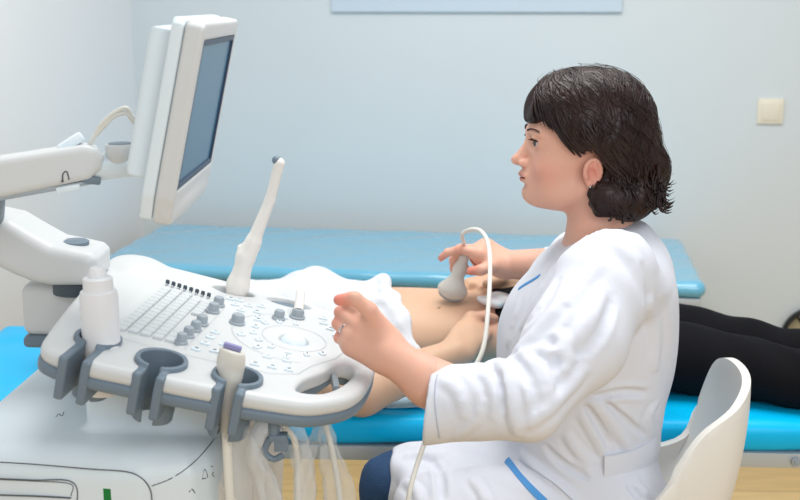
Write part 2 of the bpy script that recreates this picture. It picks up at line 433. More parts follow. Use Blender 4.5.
for sx, sy in ((-.14, -.15), (-.14, .15), (.11, -.14), (.11, .14)):
    bm = nb(); add_cyl(bm, (.395+sx*1.4, 1.86+sy*1.25, 0), (.395+sx*.7, 1.86+sy*.8, .435), .010, .013, 14); obj('leg', fin(bm, 'leg', True), M['steel'], root)
# ================================================================== ultrasound machine
root = empty('ultrasound_machine', (-.45, 1.75, 0), 'white ultrasound machine with grey trimmed control panel and swivel monitor', 'medical machine'); MACH = root
gx, gy = -.22, .05
n_ = A(-gx, -gy, 1); n_ /= np.linalg.norm(n_); V0 = A(-math.sin(math.radians(-6)), math.cos(math.radians(-6)), 0)
U_ = np.cross(V0, n_); U_ /= np.linalg.norm(U_); V_ = np.cross(n_, U_); CO = A(-.2, 1.6, .88); CR = np.stack([U_, V_, n_], 1)   # columns
cw = lambda u, v, w=0: CO+U_*u+V_*v+n_*w
CRM = Matrix([list(r) for r in CR])
OUT = [(-.325, .30), (-.27, .312), (-.05, .306), (.04, .292), (.10, .255), (.135, .19), (.158, .10), (.158, .0), (.145, -.06), (.118, -.10), (.085, -.128), (.03, -.143), (-.04, -.157), (-.13, -.168), (-.22, -.176), (-.262, -.170), (-.29, -.15), (-.305, -.09), (-.33, .08), (-.345, .22), (-.343, .28)]
SLOT = [(.066, -.092), (.10, -.078), (.122, -.03), (.132, .030), (.120, .050), (.102, .042), (.088, .0), (.066, -.050)]
HOLES = [(-.231, -.092, .030), (-.129, -.113, .0335), (-.020, -.104, .033)]
def spl(P, n=6):
    P = [np.array(p, float) for p in P]; m = len(P); o = []
    for i in range(m):
        a, b, c, d = P[i-1], P[i], P[(i+1) % m], P[(i+2) % m]
        for k in range(n):
            t = k/n; o.append(tuple(.5*((2*b)+(c-a)*t+(2*a-5*b+4*c-d)*t*t+(3*b-a-3*c+d)*t**3)))
    return o
OUT = spl(OUT, 4); SLOT = spl(SLOT, 4)
s = SDF()
s.u(f_prism(OUT, 2, -.026, .0, .012))
s.u(f_ell((-.295, .262, -.006), (.05, .05, .022)), .015)
s.cut(f_prism(SLOT, 2, -.1, .1, 0), .008)
for u, v, r in HOLES: s.cut(f_cone((u, v, -.1), (u, v, .1), r, r), .006); s.cut(f_box((u, v-.08, 0), (.0105, .08, .1), .002), .004)
# shallow recess of the keyboard field, ring grooves round the trackball, recessed slots at the far edge
s.cut(f_box((-.185, .095, .0045), (.058, .15, .006), .004), .003)
s.cut(f_ell((.020, .105, .006), (.05, .05, .009)), .004)
s.cut(f_cone((.02, .105, -.0), (.02, .105, .01), .0245, .0245), .003)
s.cut(f_ell((-.024, .270, 0), (.040, .019, .02)), .004); s.cut(f_ell((-.122, .262, 0), (.038, .018, .03)), .004)
V, F = nets(s, (-.37, -.21, -.045), (.18, .335, .03), .0025)
obj('control_panel', mesh_np('control_panel', V@CR.T+CO, F), M['plastic'], root)
s = SDF(); big = [(u*1.004, v*1.003) for u, v in OUT]
s.u(f_prism([(u*1.0+.0, v-.001) for u, v in big], 2, -.040, -.022, .006)); s.cut(f_prism([(.066, -.082), (.1, -.07), (.124, -.024), (.134, .04), (.118, .06), (.098, .052), (.085, .0), (.066, -.045)], 2, -.1, .1, 0), .004)
for u, v, r in HOLES: s.cut(f_cone((u, v, -.1), (u, v, .1), r+.001, r+.001), .002); s.cut(f_box((u, v-.08, 0), (.012, .08, .1), .002), .002)
V, F = nets(s, (-.37, -.21, -.06), (.18, .335, -.015), .0027)
trim = obj('panel_trim', mesh_np('panel_trim', V@CR.T+CO, F), M['grey'], root, 'slate grey band round the underside of the control panel')
# cup holders: open fronted grey cups let into the edge
for u, v, r in HOLES:
    EDG = -min(q[1] for q in OUT if abs(q[0]-u) < .02); s = SDF(); z0 = -.085
    s.u(f_cone((u, v, z0), (u, v, .004), r*.86, r+.002)); s.u(f_cone((u, v, .0), (u, v, .002), r+.004, r+.004), .002)
    for sx in (-1, 1): s.u(f_box((u+sx*(.0160), (v-r+.008-(EDG+.004))/2, -.0315), (.0068, (EDG+.004+v-r+.008)/2, .0325), .004), .006)
    s.cut(f_cone((u, v, z0+.012), (u, v, .03), r*.86-.004, r-.0015)); s.cut(f_cone((u, v, z0-.02), (u, v, .0), .014, .014)); s.cut(f_box((u, v-.06, -.04), (.0080, .062, .1), .001), .003); s.cut(f_cone((u, -EDG-.018, .014), (u, -EDG-.018, -.02), .026, .012), .006)
    s.add(f_box((u, v, -.04), (.06, .12, .0465), .002), 0, 'i')
    V, F = nets(s, (u-.05, -.205, -.1), (u+.05, v+.05, .02), .0018)
    obj('cup_holder', mesh_np('cup_holder', V@CR.T+CO, F), M['grey'], root, 'slate grey open fronted cup holder')
# keys
def pbox(bm, u, v, w, su, sv, sw, rot=0): add_box(bm, cw(u, v, w), (su, sv, sw), CRM @ Matrix.Rotation(rot, 3, 'Z'))
for k, (u, v0, v1) in enumerate([(-.219, -.036, .190), (-.200, -.034, .192), (-.181, -.034, .190), (-.162, -.034, .172), (-.143, -.034, .02), (-.143, .10, .172)]):
    bm = nb(); n = max(3, round((v1-v0)/.0157))
    for i in range(n): pbox(bm, u, v0+(i+.5)*(v1-v0)/n, .0, .0150, (v1-v0)/n-.0018, .006)
    obj('key_row', fin(bm, 'key_row', False, .0012, 1), M['key'], root)
for i in range(8):      # gain sliders
    u = -.226+i*.0110; v = .214-i*.002
    bm = nb(); pbox(bm, u, v, .0, .0022, .020, .004); sl = obj('gain_slider', fin(bm, 'slot'), M['inkl'], root)
    bm = nb(); pbox(bm, u, v-.003, .004, .0062, .0035, .008); obj('slider_cap', fin(bm, 'cap', False, .001, 1), M['dgrey'], sl)
# rotary knobs
knobs = [(-.123, .133, .0105), (-.124, .168, .0105), (-.127, -.027, .0095), (-.126, .004, .0095), (-.124, .035, .0095), (-.123, .066, .0105), (-.076, .110, .0125), (-.022, .176, .0105), (.004, .205, .0125)]
for u, v, r in knobs:
    bm = nb(); add_lathe(bm, [(0, -.002), (r*1.08, -.002), (r*1.08, .003), (r*.86, .0045), (r*.84, .012), (r*.7, .0155), (0, .0165)], cw(u, v), n_, 24)
    for f_ in list(bm.faces)[:0]: pass
    obj('rotary_knob', fin(bm, 'rotary_knob', True), M['knob'], root)
bm = nb(); bmesh.ops.create_uvsphere(bm, u_segments=32, v_segments=18, radius=.0225, matrix=Matrix.Translation(cw(.02, .105, -.0135))); obj('trackball', fin(bm, 'trackball', True), M['plastic2'], root)
# buttons: rings and rows of small raised keys with printed marks
random.seed(3)
def button(u, v, su, sv, rot=0, mk=True):
    bm = nb(); pbox(bm, u, v, .0008, su, sv, .005, rot); b = obj('button', fin(bm, 'button', True, .0015, 2), M['plastic2'], root)
    if mk:
        bm = nb(); pbox(bm, u+random.uniform(-.001, .001), v, .0034, su*.5, .0013, .0006, rot); pbox(bm, u, v+.003, .0034, su*.3, .0010, .0006, rot)
        obj('button_mark', fin(bm, 'mark'), M['inkl'] if random.random() < .6 else M['ink'], b)
for i in range(10):
    a = PI*.55+i*PI*1.25/9; button(.02+math.cos(a)*.066, .105+math.sin(a)*.066, .011, .009, a)
for i in range(6):
    a = PI*.62+i*PI*.9/5; button(.02+math.cos(a)*.088, .105+math.sin(a)*.088, .012, .009, a)
for (u, v) in [(-.095, .02), (-.095, .045), (-.095, -.01), (-.075, -.03), (-.055, -.045), (-.07, .005), (-.035, -.03), (-.1, -.04), (-.01, -.04), (.015, -.035), (.04, -.03), (.0, .0), (.03, .003), (-.08, .20), (-.06, .212), (-.1, .215), (-.06, .18), (-.085, .17), (-.05, .145), (-.1, .19), (.05, .205), (.065, .185), (.08, .16), (.045, .228), (-.115, .212)]:
    button(u, v, .014, .0085, random.choice((0, 0, .1)))
# printed hair-line outlines on the panel
def pline(pts, w=.0009, m='inkl', close=False, name='printed_outline', h=.0007):
    bm = nb(); P = [cw(u, v, h) for u, v in pts]+([cw(*pts[0], h)] if close else [])
    for a, b in zip(P, P[1:]):
        a, b = Vector(a), Vector(b); d = (b-a).normalized(); x = d.cross(Vector(n_))*w/2; N = Vector(n_)*.0002
        v = [bm.verts.new(q) for q in (a-x+N, b-x+N, b+x+N, a+x+N)]; bm.faces.new(v)
    return obj(name, fin(bm, name), M[m], root)
pline([(-.25, -.062), (-.16, -.070), (-.06, -.066), (.02, -.058), (.055, -.035), (.068, .01), (.095, .06), (.11, .13), (.10, .20), (.06, .25)])
pline([(-.115+math.cos(t)*0, v) for t, v in [(0, -.05), (0, .0)]] + [(-.112, .08), (-.112, .16)])
pline([(.02+math.cos(t)*.052, .105+math.sin(t)*.052) for t in np.linspace(0, 2*PI, 40)])
pline([(.02+math.cos(t)*.100, .105+math.sin(t)*.100) for t in np.linspace(PI*.55, PI*1.6, 30)])
for (u, v, a_, b_, w_) in ((-.024, .270, .034, .0155, -.0085), (-.122, .262, .031, .0135, -.012)):
    bm = nb(); bmesh.ops.create_cone(bm, cap_ends=True, segments=36, radius1=1, radius2=1, depth=1, matrix=Matrix.Translation(cw(u, v, w_)) @ CRM.to_4x4() @ Matrix.Diagonal((a_, b_, .003, 1)))
    obj('recess_liner', fin(bm, 'recess_liner', True), M['grey'], root, 'slate grey liner of an oval recess')
# white post of the joystick in the far recess
bm = nb(); add_tube(bm, [cw(.004, .205, .012), cw(.0, .225, .024), cw(-.004, .24, .034)], [.0085, .0075], 12, 6); obj('joystick', fin(bm, 'joystick', True), M['probe'], root)
# bracket in the handle slot
bm = nb(); pbox(bm, .107, .012, -.018, .010, .05, .012, .25); obj('latch', fin(bm, 'latch', True, .003), M['knob'], root)
# cable hook under the panel
bm = nb(); h0 = cw(.044, -.116, -.040)
add_cyl(bm, h0, h0+A(0, 0, -.030), .008); add_box(bm, h0+A(.006, 0, -.028), (.026, .018, .010)); add_box(bm, h0+A(.010, 0, -.040), (.020, .014, .018)); add_tube(bm, [h0+A(-.006, 0, -.03), h0+A(-.014, 0, -.05), h0+A(-.002, 0, -.062), h0+A(.012, 0, -.056)], .005, 8, 10)
obj('cable_hook', fin(bm, 'cable_hook', True, .002), M['grey'], root)
# ---------------------------------------------------------------- cabinet below
YR = Matrix.Rotation(math.radians(-4), 3, 'Z'); YRn = np.array(YR)
bc = A(-.46, 1.74, 0); bw = lambda x, y, z: bc+YRn@A(x, y, z)
s = SDF(); PL = [(-.215, -.235), (.10, -.245), (.175, -.225), (.215, -.165), (.225, -.05), (.225, .20), (.19, .235), (-.19, .235), (-.22, .2)]
s.u(f_prism(PL, 2, .14, .768, .045))
s.u(f_box((.094, -.02, .80), (.102, .135, .10), .016), .010)
s.cut(f_box((.34, -.02, .70), (.12, .4, .5), .02, rotm(ry=math.radians(-9))), .02)
s.post.append(lambda p, d: np.maximum(d, p[:, 2]-(.868-.22*(p[:, 0]+bc[0]-CO[0])+.05*(p[:, 1]+bc[1]-CO[1])-.04)))
V, F = nets(s, (-.26, -.28, .12), (.28, .27, .93), .006)
cabS = s
cab = obj('cabinet', mesh_np('cabinet', V@YRn.T+bc, F), M['plastic2'], root)
# fine seams and the front panel outline, let into the face
def seam(pts, r=.0009, name='seam', m='seam', par=None):
    bm = nb(); add_tube(bm, pts, r, 6, 30); return obj(name, fin(bm, name, True), M[m], par or cab)
fy = -.2425
def face(u, v): # point on the near face plane
    nrm = YRn@A(0.0, -1, 0); o = bw(0, fy, 0); r = ray(u, v); e = A(0, 0, CAMH); return e+r*(((o-e)@nrm)/(r@nrm))
bm = nb()
def facebox(bm, u0, v0, u1, v1, d=.0015, off=0.0):
    a, b = face(u0, v0), face(u1, v1); c = (a+b)/2 + YRn@A(0, -off, 0); add_box(bm, c, (abs(b[0]-a[0]), d*2, abs(b[2]-a[2])), YR)
facebox(bm, 103, 488, 119, 512, .0012); gl = obj('indicator_label', fin(bm, 'label', bevel=.0006, seg=1), M['green'], cab, 'green label on the cabinet front')
bm = nb(); facebox(bm, 102, 487, 120, 513, .0006, 0); obj('label_frame', fin(bm, 'label_frame'), M['seam'], cab)
bm = nb(); add_cyl(bm, face(110.5, 484.5)+A(0, -.001, 0), face(110.5, 484.5)+A(0, .001, 0), .0018, n=12); obj('indicator', fin(bm, 'indicator'), M['seam'], cab)
seam([face(-40, 460), face(30, 464), face(90, 469), face(125, 471.5), face(140, 477), face(149, 487), face(152, 500), face(153, 540)])
seam([face(-40, 477), face(30, 480), face(74, 483.5), face(75, 520)]); seam([face(-40, 478), face(30, 481), face(70, 484), face(71, 496)], .0006)
seam([face(-40, 494), face(30, 496), face(71, 498)], .0013)
for lx in (-.17,): pass
# flank cover on the operator's side with a paper label
s = SDF(); s.u(f_prism([(-.20, .14), (.19, .14), (.19, .70), (.14, .80), (-.06, .815), (-.12, .80), (-.185, .70)], 0, .186, .245, .022)); s.cut(f_box((.33, 0, .5), (.10, .5, .5), .02, rotm(ry=math.radians(4))), .01)
V, F = nets(s, (.17, -.24, .12), (.27, .23, .84), .006)
fl = obj('flank_cover', mesh_np('flank_cover', V@YRn.T+bc, F), M['plastic3'], root, 'warm white cover on the operator side of the cabinet')
flS = s
def hit_cab(u, v):
    r = ray(u, v); o = A(0, 0, CAMH); ts = np.linspace(1.2/r[1], 2.3/r[1], 700); P = o+ts[:, None]*r; Q = (P-bc)@YRn; d = np.minimum(cabS(Q, False), flS(Q, False)); k = int(np.argmax(d < .0004)); return P[k]
def cabline(name, pts, r, m, st=40):
    P = [hit_cab(c[0], c[1]) for c in smooth_path([(u, v, 0) for u, v in pts], st)]
    bm = nb(); add_tube(bm, P, r, 6); return obj(name, fin(bm, name, True), M[m], cab)
cabline('seam', [(220, 412), (219, 430), (208, 447), (192, 464), (172, 478), (152, 486)], .0009, 'seam')
cabline('printed_mark', [(56, 417), (59, 414), (62, 416), (64, 412)], .0007, 'mark', 10)
for pts in ([(202, 479), (204.5, 469), (207.5, 477), (202, 479)], [(214, 472), (212, 474), (214.5, 477)], [(189, 492), (192, 489), (195, 493)], [(211, 466), (213, 467)]): cabline('printed_mark', pts, .0007, 'mark', 12)
# casters
for lx, ly in ((-.17, -.19), (.17, -.19), (-.17, .19), (.17, .19)):
    c = bw(lx, ly, .0)
    bm = nb(); add_cyl(bm, c+A(-.014, 0, .05), c+A(.014, 0, .05), .05, n=28); wh = obj('caster', fin(bm, 'caster', True, .004), M['rubber'], root)
    bm = nb(); add_box(bm, c+A(0, 0, .09), (.045, .06, .03)); add_cyl(bm, c+A(0, 0, .10), c+A(0, 0, .15), .012); obj('fork', fin(bm, 'fork', True, .003), M['grey'], wh)
bm = nb(); add_box(bm, bw(0, 0, .13), (.36, .40, .03), YR); obj('base_plate', fin(bm, 'base_plate', True, .01), M['grey'], root)
# ---------------------------------------------------------------- monitor hub, two-link arm
hub = at(76, 300, 1.86); hx, hy = hub[0], 1.86; hz = at(66, 334, 1.86)[2]
s = SDF(); s.u(f_prism([(-.072, -.062), (.03, -.07), (.075, -.045), (.082, .02), (.06, .068), (-.04, .07), (-.078, .03)], 2, hz+.012, hz+.108, .02)); s.cut(f_box((-.12, 0, hz+.14), (.12, .2, .04), .01, rotm(ry=math.radians(-9))), .01)
V, F = nets(s, (-.11, -.11, hz-.01), (.12, .11, hz+.13), .003); V[:, 0] += hx; V[:, 1] += hy
hb = obj('hub_housing', mesh_np('hub', V, F), M['plastic'], root)
s = SDF(); s.u(f_prism([(-.074, -.064), (.03, -.072), (.077, -.047), (.084, .02), (.062, .07), (-.04, .072), (-.08, .03)], 2, hz-.006, hz+.016, .007)); V, F = nets(s, (-.11, -.11, hz-.03), (.12, .11, hz+.04), .003); V[:, 0] += hx; V[:, 1] += hy
obj('hub_band', mesh_np('hub_band', V, F), M['grey'], hb, 'slate grey band round the foot of the hub')
bm = nb(); add_cyl(bm, (hx, hy, .45), (hx, hy, hz+.0), .052, n=32); obj('hub_column', fin(bm, 'hub_column', True), M['plastic2'], root)
bm = nb(); add_box(bm, (hx+.05, hy-.03, .55), (.16, .10, .28)); obj('column_bracket', fin(bm, 'column_bracket', True, .02), M['plastic2'], root)
# lower link: from the hub up-left to the elbow out of frame
q3 = at(76, 262, 1.80)
prof = [at(*q, 1.80) for q in ((-60, 203), (0, 211), (18, 215), (40, 228), (60, 239), (80, 243), (98, 247), (104, 253), (104, 272), (97, 279), (60, 279), (42, 276), (22, 268), (0, 257), (-60, 248))]
s = SDF(); s.u(f_prism([(p[0], p[2]) for p in prof], 1, 1.745, 1.855, .018))
V, F = nets(s, (prof[0][0]-.02, 1.73, prof[-3][2]-.06), (prof[7][0]+.03, 1.87, prof[0][2]+.03), .003)
obj('lower_arm', mesh_np('lower_arm', V, F), M['plastic'], root)
ztop = at(76, 243, 1.80)[2]+.002; zbot = at(76, 279, 1.80)[2]
bm = nb(); add_lathe(bm, [(0, ztop-.004), (.0235, ztop-.004), (.0235, ztop+.001), (.020, ztop+.003), (0, ztop+.0035)], (q3[0], 1.80, 0), (0, 0, 1), 32); obj('pivot_cap', fin(bm, 'pivot_cap', True), M['grey'], root, 'slate grey round cap')
bm = nb(); add_cyl(bm, (q3[0], 1.81, hz+.09), (q3[0], 1.81, zbot+.004), .043, n=32); obj('pivot_ring', fin(bm, 'pivot_ring', True), M['dgrey'], root)
# elbow joint
ej = at(-10, 205, 1.63)
bm = nb(); add_cyl(bm, at(-10, 216, 1.76), at(-10, 190, 1.60), .022, n=28); obj('elbow_pivot', fin(bm, 'elbow_pivot', True, .002), M['grey'], root)
# upper link: a long rounded box, rising to the right
a0, a1 = at(-42, 185, 1.57), at(96, 161, 1.63)
ax_ = (a1-a0)/np.linalg.norm(a1-a0); up = np.cross(ax_, A(0, 1, 0)); up = up if up[2] > 0 else -up; sd = np.cross(up, ax_); AR = np.stack([ax_, sd, up], 1); Lh = np.linalg.norm(a1-a0)/2; ac = (a0+a1)/2
s = SDF(); s.u(f_prism([(-Lh-.02, -.030), (Lh-.016, -.024), (Lh+.006, -.012), (Lh+.012, .006), (Lh+.006, .022), (Lh-.012, .030), (-Lh-.02, .033)], 1, -.032, .032, .010))
V, F = nets(s, (-Lh-.04, -.045, -.05), (Lh+.03, .045, .05), .0025)
ua = obj('upper_arm_link', mesh_np('upper_arm', V@AR.T+ac, F), M['plastic'], root)
aw = lambda x, y, z: ac+AR@A(x, y, z)
ARM = Matrix([list(r) for r in AR])
bm = nb(); add_box(bm, aw(0, 0, -.0285), (2*Lh-.01, .050, .007), ARM); obj('underside_strip', fin(bm, 'strip', True, .002), M['knob'], ua)
bm = nb(); add_box(bm, aw(.050, -.014, -.032), (.034, .028, .010), ARM); obj('cable_clip', fin(bm, 'clip', True, .002), M['plastic2'], ua)
bm = nb(); add_box(bm, aw(Lh-.012, -.01, -.026), (.026, .034, .012), ARM @ Matrix.Rotation(.3, 3, 'Y')); obj('release_tab', fin(bm, 'tab', True, .003), M['grey'], ua, 'slate grey tab')
bm = nb(); add_tube(bm, [aw(.045, -.0325, -.018), aw(.047, -.0325, -.008), aw(.053, -.0325, -.005), aw(.054, -.0325, -.018)], .0009, 6, 12); add_cyl(bm, aw(.043, -.033, -.018), aw(.046, -.033, -.0185), .0015, n=8); obj('printed_mark', fin(bm, 'mark', True), M['mark'], ua)
# cover flap above the arm end, then the yoke and monitor pivot
bm = nb(); add_box(bm, aw(Lh-.030, .004, .034), (.040, .040, .014), ARM @ Matrix.Rotation(-.42, 3, 'Y')); obj('end_cover', fin(bm, 'end_cover', True, .004), M['plastic2'], ua)
y0, y1 = at(100, 167, 1.63), at(136, 163, 1.63)
s = SDF(); s.u(f_cone(y0, y1, .020, .016)); s.u(f_box((y0+y1)/2+A(.004, 0, -.004), (.040, .022, .012), .008), .01)
V, F = nets(s, np.minimum(y0, y1)-.04, np.maximum(y0, y1)+.05, .0025); obj('yoke', mesh_np('yoke', V, F), M['plastic2'], root)
pv = at(121, 152, 1.63)
bm = nb(); add_lathe(bm, [(0, -.016), (.020, -.016), (.0225, -.013), (.0225, .009), (.020, .0125), (0, .0125)], pv, (0, 0, 1), 36); pc = obj('tilt_pivot', fin(bm, 'tilt_pivot', True), M['plastic'], root)
bm = nb(); add_lathe(bm, [(0, .0115), (.018, .0115), (.018, .0135), (0, .0145)], pv, (0, 0, 1), 32); add_lathe(bm, [(0, -.019), (.021, -.019), (.021, -.016), (0, -.016)], pv, (0, 0, 1), 32); obj('pivot_cap', fin(bm, 'cap', True), M['grey'], pc, 'slate grey cap and ring')
for k, off in enumerate((0, 4.5)):
    bm = nb(); add_tube(bm, [at(88, 150, 1.63), at(92-off*.3, 141+off*.2, 1.63), at(101, 125+off, 1.62), at(114, 113+off*.8, 1.62), at(126, 108+off*1.2, 1.625), at(132+off*.1, 116+off, 1.63), at(140, 127, 1.64)], .0032, 10, 40); obj('monitor_cable', fin(bm, 'cable', True), M['cord'], root, 'thin white cable looping behind the monitor')
# ---------------------------------------------------------------- monitor
mn0 = at(173, 190, 1.48); mn1 = at(200, 40, 1.48); mu = (mn1-mn0)/np.linalg.norm(mn1-mn0); MW = A(0, 1, 0); MN = np.cross(MW, mu); MN = MN if MN[0] > 0 else -MN
SH = np.linalg.norm(mn1-mn0); SW = .275; MR = np.stack([MN, MW, mu], 1); mo = mn0   # local: x out of the screen, y width, z up
MRM = Matrix([list(r) for r in MR]); mw = lambda x, y, z: mo+MR@A(x, y, z)
s = SDF(); s.u(f_prism([(-.015, -.012), (-.006, -.048), (SW+.006, -.048), (SW+.015, -.012), (SW+.015, SH+.016), (SW+.006, SH+.024), (-.006, SH+.024), (-.015, SH+.016)], 0, -.020, .006, .0045))
s.u(f_ell((-.002, SW/2, -.036), (.010, SW/2+.008, .018)), .006)
s.cut(f_box((.012, SW/2, SH/2), (.011, SW/2, SH/2), .001), .002)
V, F = nets(s, (-.03, -.035, -.07), (.015, SW+.035, SH+.04), .0025)
mon = obj('monitor', mesh_np('monitor', V@MR.T+mo, F), M['plastic'], root)
s = SDF(); s.u(f_prism([(-.0145, -.011), (-.0055, -.047), (SW+.0055, -.047), (SW+.0145, -.011), (SW+.0145, SH+.015), (SW+.0055, SH+.0235), (-.0055, SH+.0235), (-.0145, SH+.015)], 0, -.038, -.0208, .003))
s.u(f_prism([(.012, .004), (SW-.012, .004), (SW-.012, SH+.004), (.012, SH+.004)], 0, -.070, -.03, .008), .003)
V, F = nets(s, (-.085, -.035, -.06), (-.015, SW+.035, SH+.04), .003); obj('rear_housing', mesh_np('rear_housing', V@MR.T+mo, F), M['plastic2'], mon)
bm = nb(); add_box(bm, mw(.0015, SW/2, SH/2), (.002, SW-.012, SH-.012), MRM); obj('screen', fin(bm, 'screen'), M['screen'], mon, 'dark blue grey switched off screen')
bm = nb()
for (c, d) in (((.002, .004, SH/2), (.007, .008, SH)), ((.002, SW-.004, SH/2), (.007, .008, SH)), ((.002, SW/2, .004), (.007, SW, .008)), ((.002, SW/2, SH-.004), (.007, SW, .008))): add_box(bm, mw(*c), d, MRM)
obj('screen_frame', fin(bm, 'screen_frame', bevel=.001, seg=1), M['screenb'], mon, 'dark blue inner frame round the screen')
bm = nb(); add_cyl(bm, mw(.0045, SW*.36, -.027), mw(.0075, SW*.36, -.027), .0035, n=16); obj('power_button', fin(bm, 'power_button', True), M['plastic2'], mon)
bm = nb(); add_box(bm, (np.array(pv)+mw(-.075, SW/2, .04))/2+A(.012, .03, -.004), (.04, .04, .016)); obj('monitor_mount', fin(bm, 'mount', True, .006), M['plastic2'], root)
# ---------------------------------------------------------------- paper label on the flank
def marks(pts_list, m, par, c, R, off):
    for pts in pts_list:
        bm = nb(); add_tube(bm, [c+R@A(x, -off, z) for x, z in pts], .0006, 5); obj('printed_mark', fin(bm, 'mark'), M[m], par)
# ================================================================== things standing in or hanging from the machine
# squeeze bottle
u, v, r = HOLES[0]
b0 = cw(u, v, 0)+A(.006, -.004, -.078); bt = b0 + A(.004, 0, 0)
def lathe_obj(name, prof, o, ax, m, par, label=None, n=40):
    bm = nb(); add_lathe(bm, prof, o, ax, n); return obj(name, fin(bm, name, True), M[m], par, label)
M['bottle'] = mat('bottle_plastic', srgb(232, 233, 236), .35)
BX = np.array(A(.0, 0, 1)); BX /= np.linalg.norm(BX)
zt = at(105, 274, b0[1])[2]-b0[2]
root = empty('gel_bottle', b0, 'white gel squeeze bottle standing in the first cup holder', 'bottle')
lathe_obj('body', [(0, 0), (.0235, 0), (.0262, .004), (.0270, zt*.72), (.0272, zt*.80), (.0255, zt*.86), (.020, zt*.875)], b0, BX, 'bottle', root)
lathe_obj('cap', [(.0, zt*.86), (.0215, zt*.86), (.0215, zt*.87), (.0205, zt*.965), (.0185, zt*.975), (.0125, zt*.98), (.0115, zt*1.04), (.009, zt*1.055), (0, zt*1.055)], b0, BX, 'bottle', root)
# probe in the nearest holder
u, v, r = HOLES[2]
p0 = cw(u-.0, v-.004, -.075); tp = at(232, 346, p0[1]+.005)
s = SDF(); d = tp-p0; 
R4 = np.array(Matrix((frame_for(d)[0], frame_for(d)[1], frame_for(d)[2])).transposed())
Ld = np.linalg.norm(d)
s.u(f_cone((0, 0, .0), (0, 0, Ld*.58), .0105, .0145)); s.u(f_ell((0, 0, Ld*.80), (.0205, .0135, .034)), .012); s.cut(f_box((0, 0, Ld*1.06), (.03, .03, .012), .002, rotm(ry=.22)), .003)
V, F = nets(s, (-.035, -.035, -.02), (.035, .035, Ld+.03), .0018); root = empty('ultrasound_probe', p0, 'small white ultrasound probe with violet face in the cup holder nearest the handle', 'probe', None)
obj('body', mesh_np('body', V@R4.T+p0, F), M['probe_d'], root)
bm = nb(); add_box(bm, p0+R4@A(.001, 0, Ld*.992), (.026, .009, .007), Matrix([list(q) for q in R4]) @ Matrix.Rotation(.22, 3, 'Y')); obj('contact_face', fin(bm, 'face', True, .002), M['violet'], root, 'violet strip')
bm = nb(); add_tube(bm, [p0+A(0, 0, .01), p0+A(.0, -.004, -.05), p0+A(.004, -.004, -.15), p0+A(.02, .02, -.34), p0+A(.03, .1, -.5), p0+A(0, .2, -.6)], [.0075, .0065], 12, 30); obj('cable', fin(bm, 'cable', True), M['cord'], root)
# film sleeve hanging around its cable
def film(name, path, rf, seed, label, grp, parent=None, flat=.6, n=22, steps=46):
    rnd = random.Random(seed); P = smooth_path(path, steps); V = []; F = []; x = None
    for i, p in enumerate(P):
        d = (P[min(i+1, len(P)-1)]-P[max(i-1, 0)]).normalized(); x = frame_for(d)[0] if x is None else (x-d*x.dot(d)).normalized(); y = d.cross(x); t = i/steps
        for k in range(n):
            a = 2*PI*k/n; w = 1+.22*math.sin(3*a+t*9+seed)+.14*math.sin(5*a-t*17+seed*2)+.10*math.sin(7*a+t*31)
            r_ = rf(t)*w; V.append(p+x*math.cos(a)*r_+y*math.sin(a)*r_*flat)
    for i in range(steps):
        for k in range(n): F.append((i*n+k, i*n+(k+1) % n, (i+1)*n+(k+1) % n, (i+1)*n+k))
    o = obj(name, mesh_np(name, V, F), M['film'], parent)
    return tag(o, label, 'plastic sleeve', grp) if parent is None else o
yb = p0[1]
film('plastic_sleeve', [at(236, 405, yb), at(240, 440, yb), at(243, 480, yb+.02), at(246, 540, yb+.04), at(246, 600, yb+.05)], lambda t: .010+.016*min(1, t*2.2), 1, 'clear plastic sleeve hanging straight down from the small probe in the cup holder', None)
film('plastic_sleeve', [at(286, 424, 1.50), at(272, 414, 1.50), at(258, 432, 1.49), at(256, 458, 1.48), at(268, 482, 1.48), at(274, 520, 1.47), at(274, 580, 1.47)], lambda t: .013+.012*t, 2, 'clear plastic sleeve looped over the hook under the panel, its inner turn', None)
film('plastic_sleeve', [at(280, 426, 1.52), at(298, 436, 1.52), at(303, 460, 1.52), at(303, 500, 1.52), at(300, 580, 1.52)], lambda t: .010+.014*min(1, 2*t), 3, 'clear plastic sleeve falling beside the looped one, towards the handle', None)
film('plastic_sleeve', [at(325, 415, 1.60), at(316, 436, 1.60), at(308, 462, 1.60), at(305, 500, 1.60), at(300, 560, 1.6)], lambda t: .006+.010*t, 4, 'narrow clear plastic strand slanting down below the handle', None)
film('plastic_sleeve', [at(322, 414, 1.58), at(330, 450, 1.58), at(337, 490, 1.58), at(342, 560, 1.58)], lambda t: .006+.016*min(1, t*1.5), 5, 'clear plastic sleeve hanging lowest on the right below the handle corner', None)
def cord_in(name, pts, r, label):
    bm = nb(); add_tube(bm, pts, r, 10, 36); return tag(obj(name, fin(bm, name, True), M['cord']), label, 'cable')
cord_in('probe_cable', [at(282, 425, 1.505), at(294, 440, 1.51), at(298, 470, 1.515), at(297, 520, 1.52), at(292, 580, 1.52)], .0048, 'white probe cable inside the plastic sleeve by the hook')
cord_in('probe_cable', [at(324, 418, 1.585), at(333, 455, 1.58), at(340, 500, 1.58), at(346, 570, 1.58)], .0042, 'white probe cable inside the plastic sleeve lowest on the right')
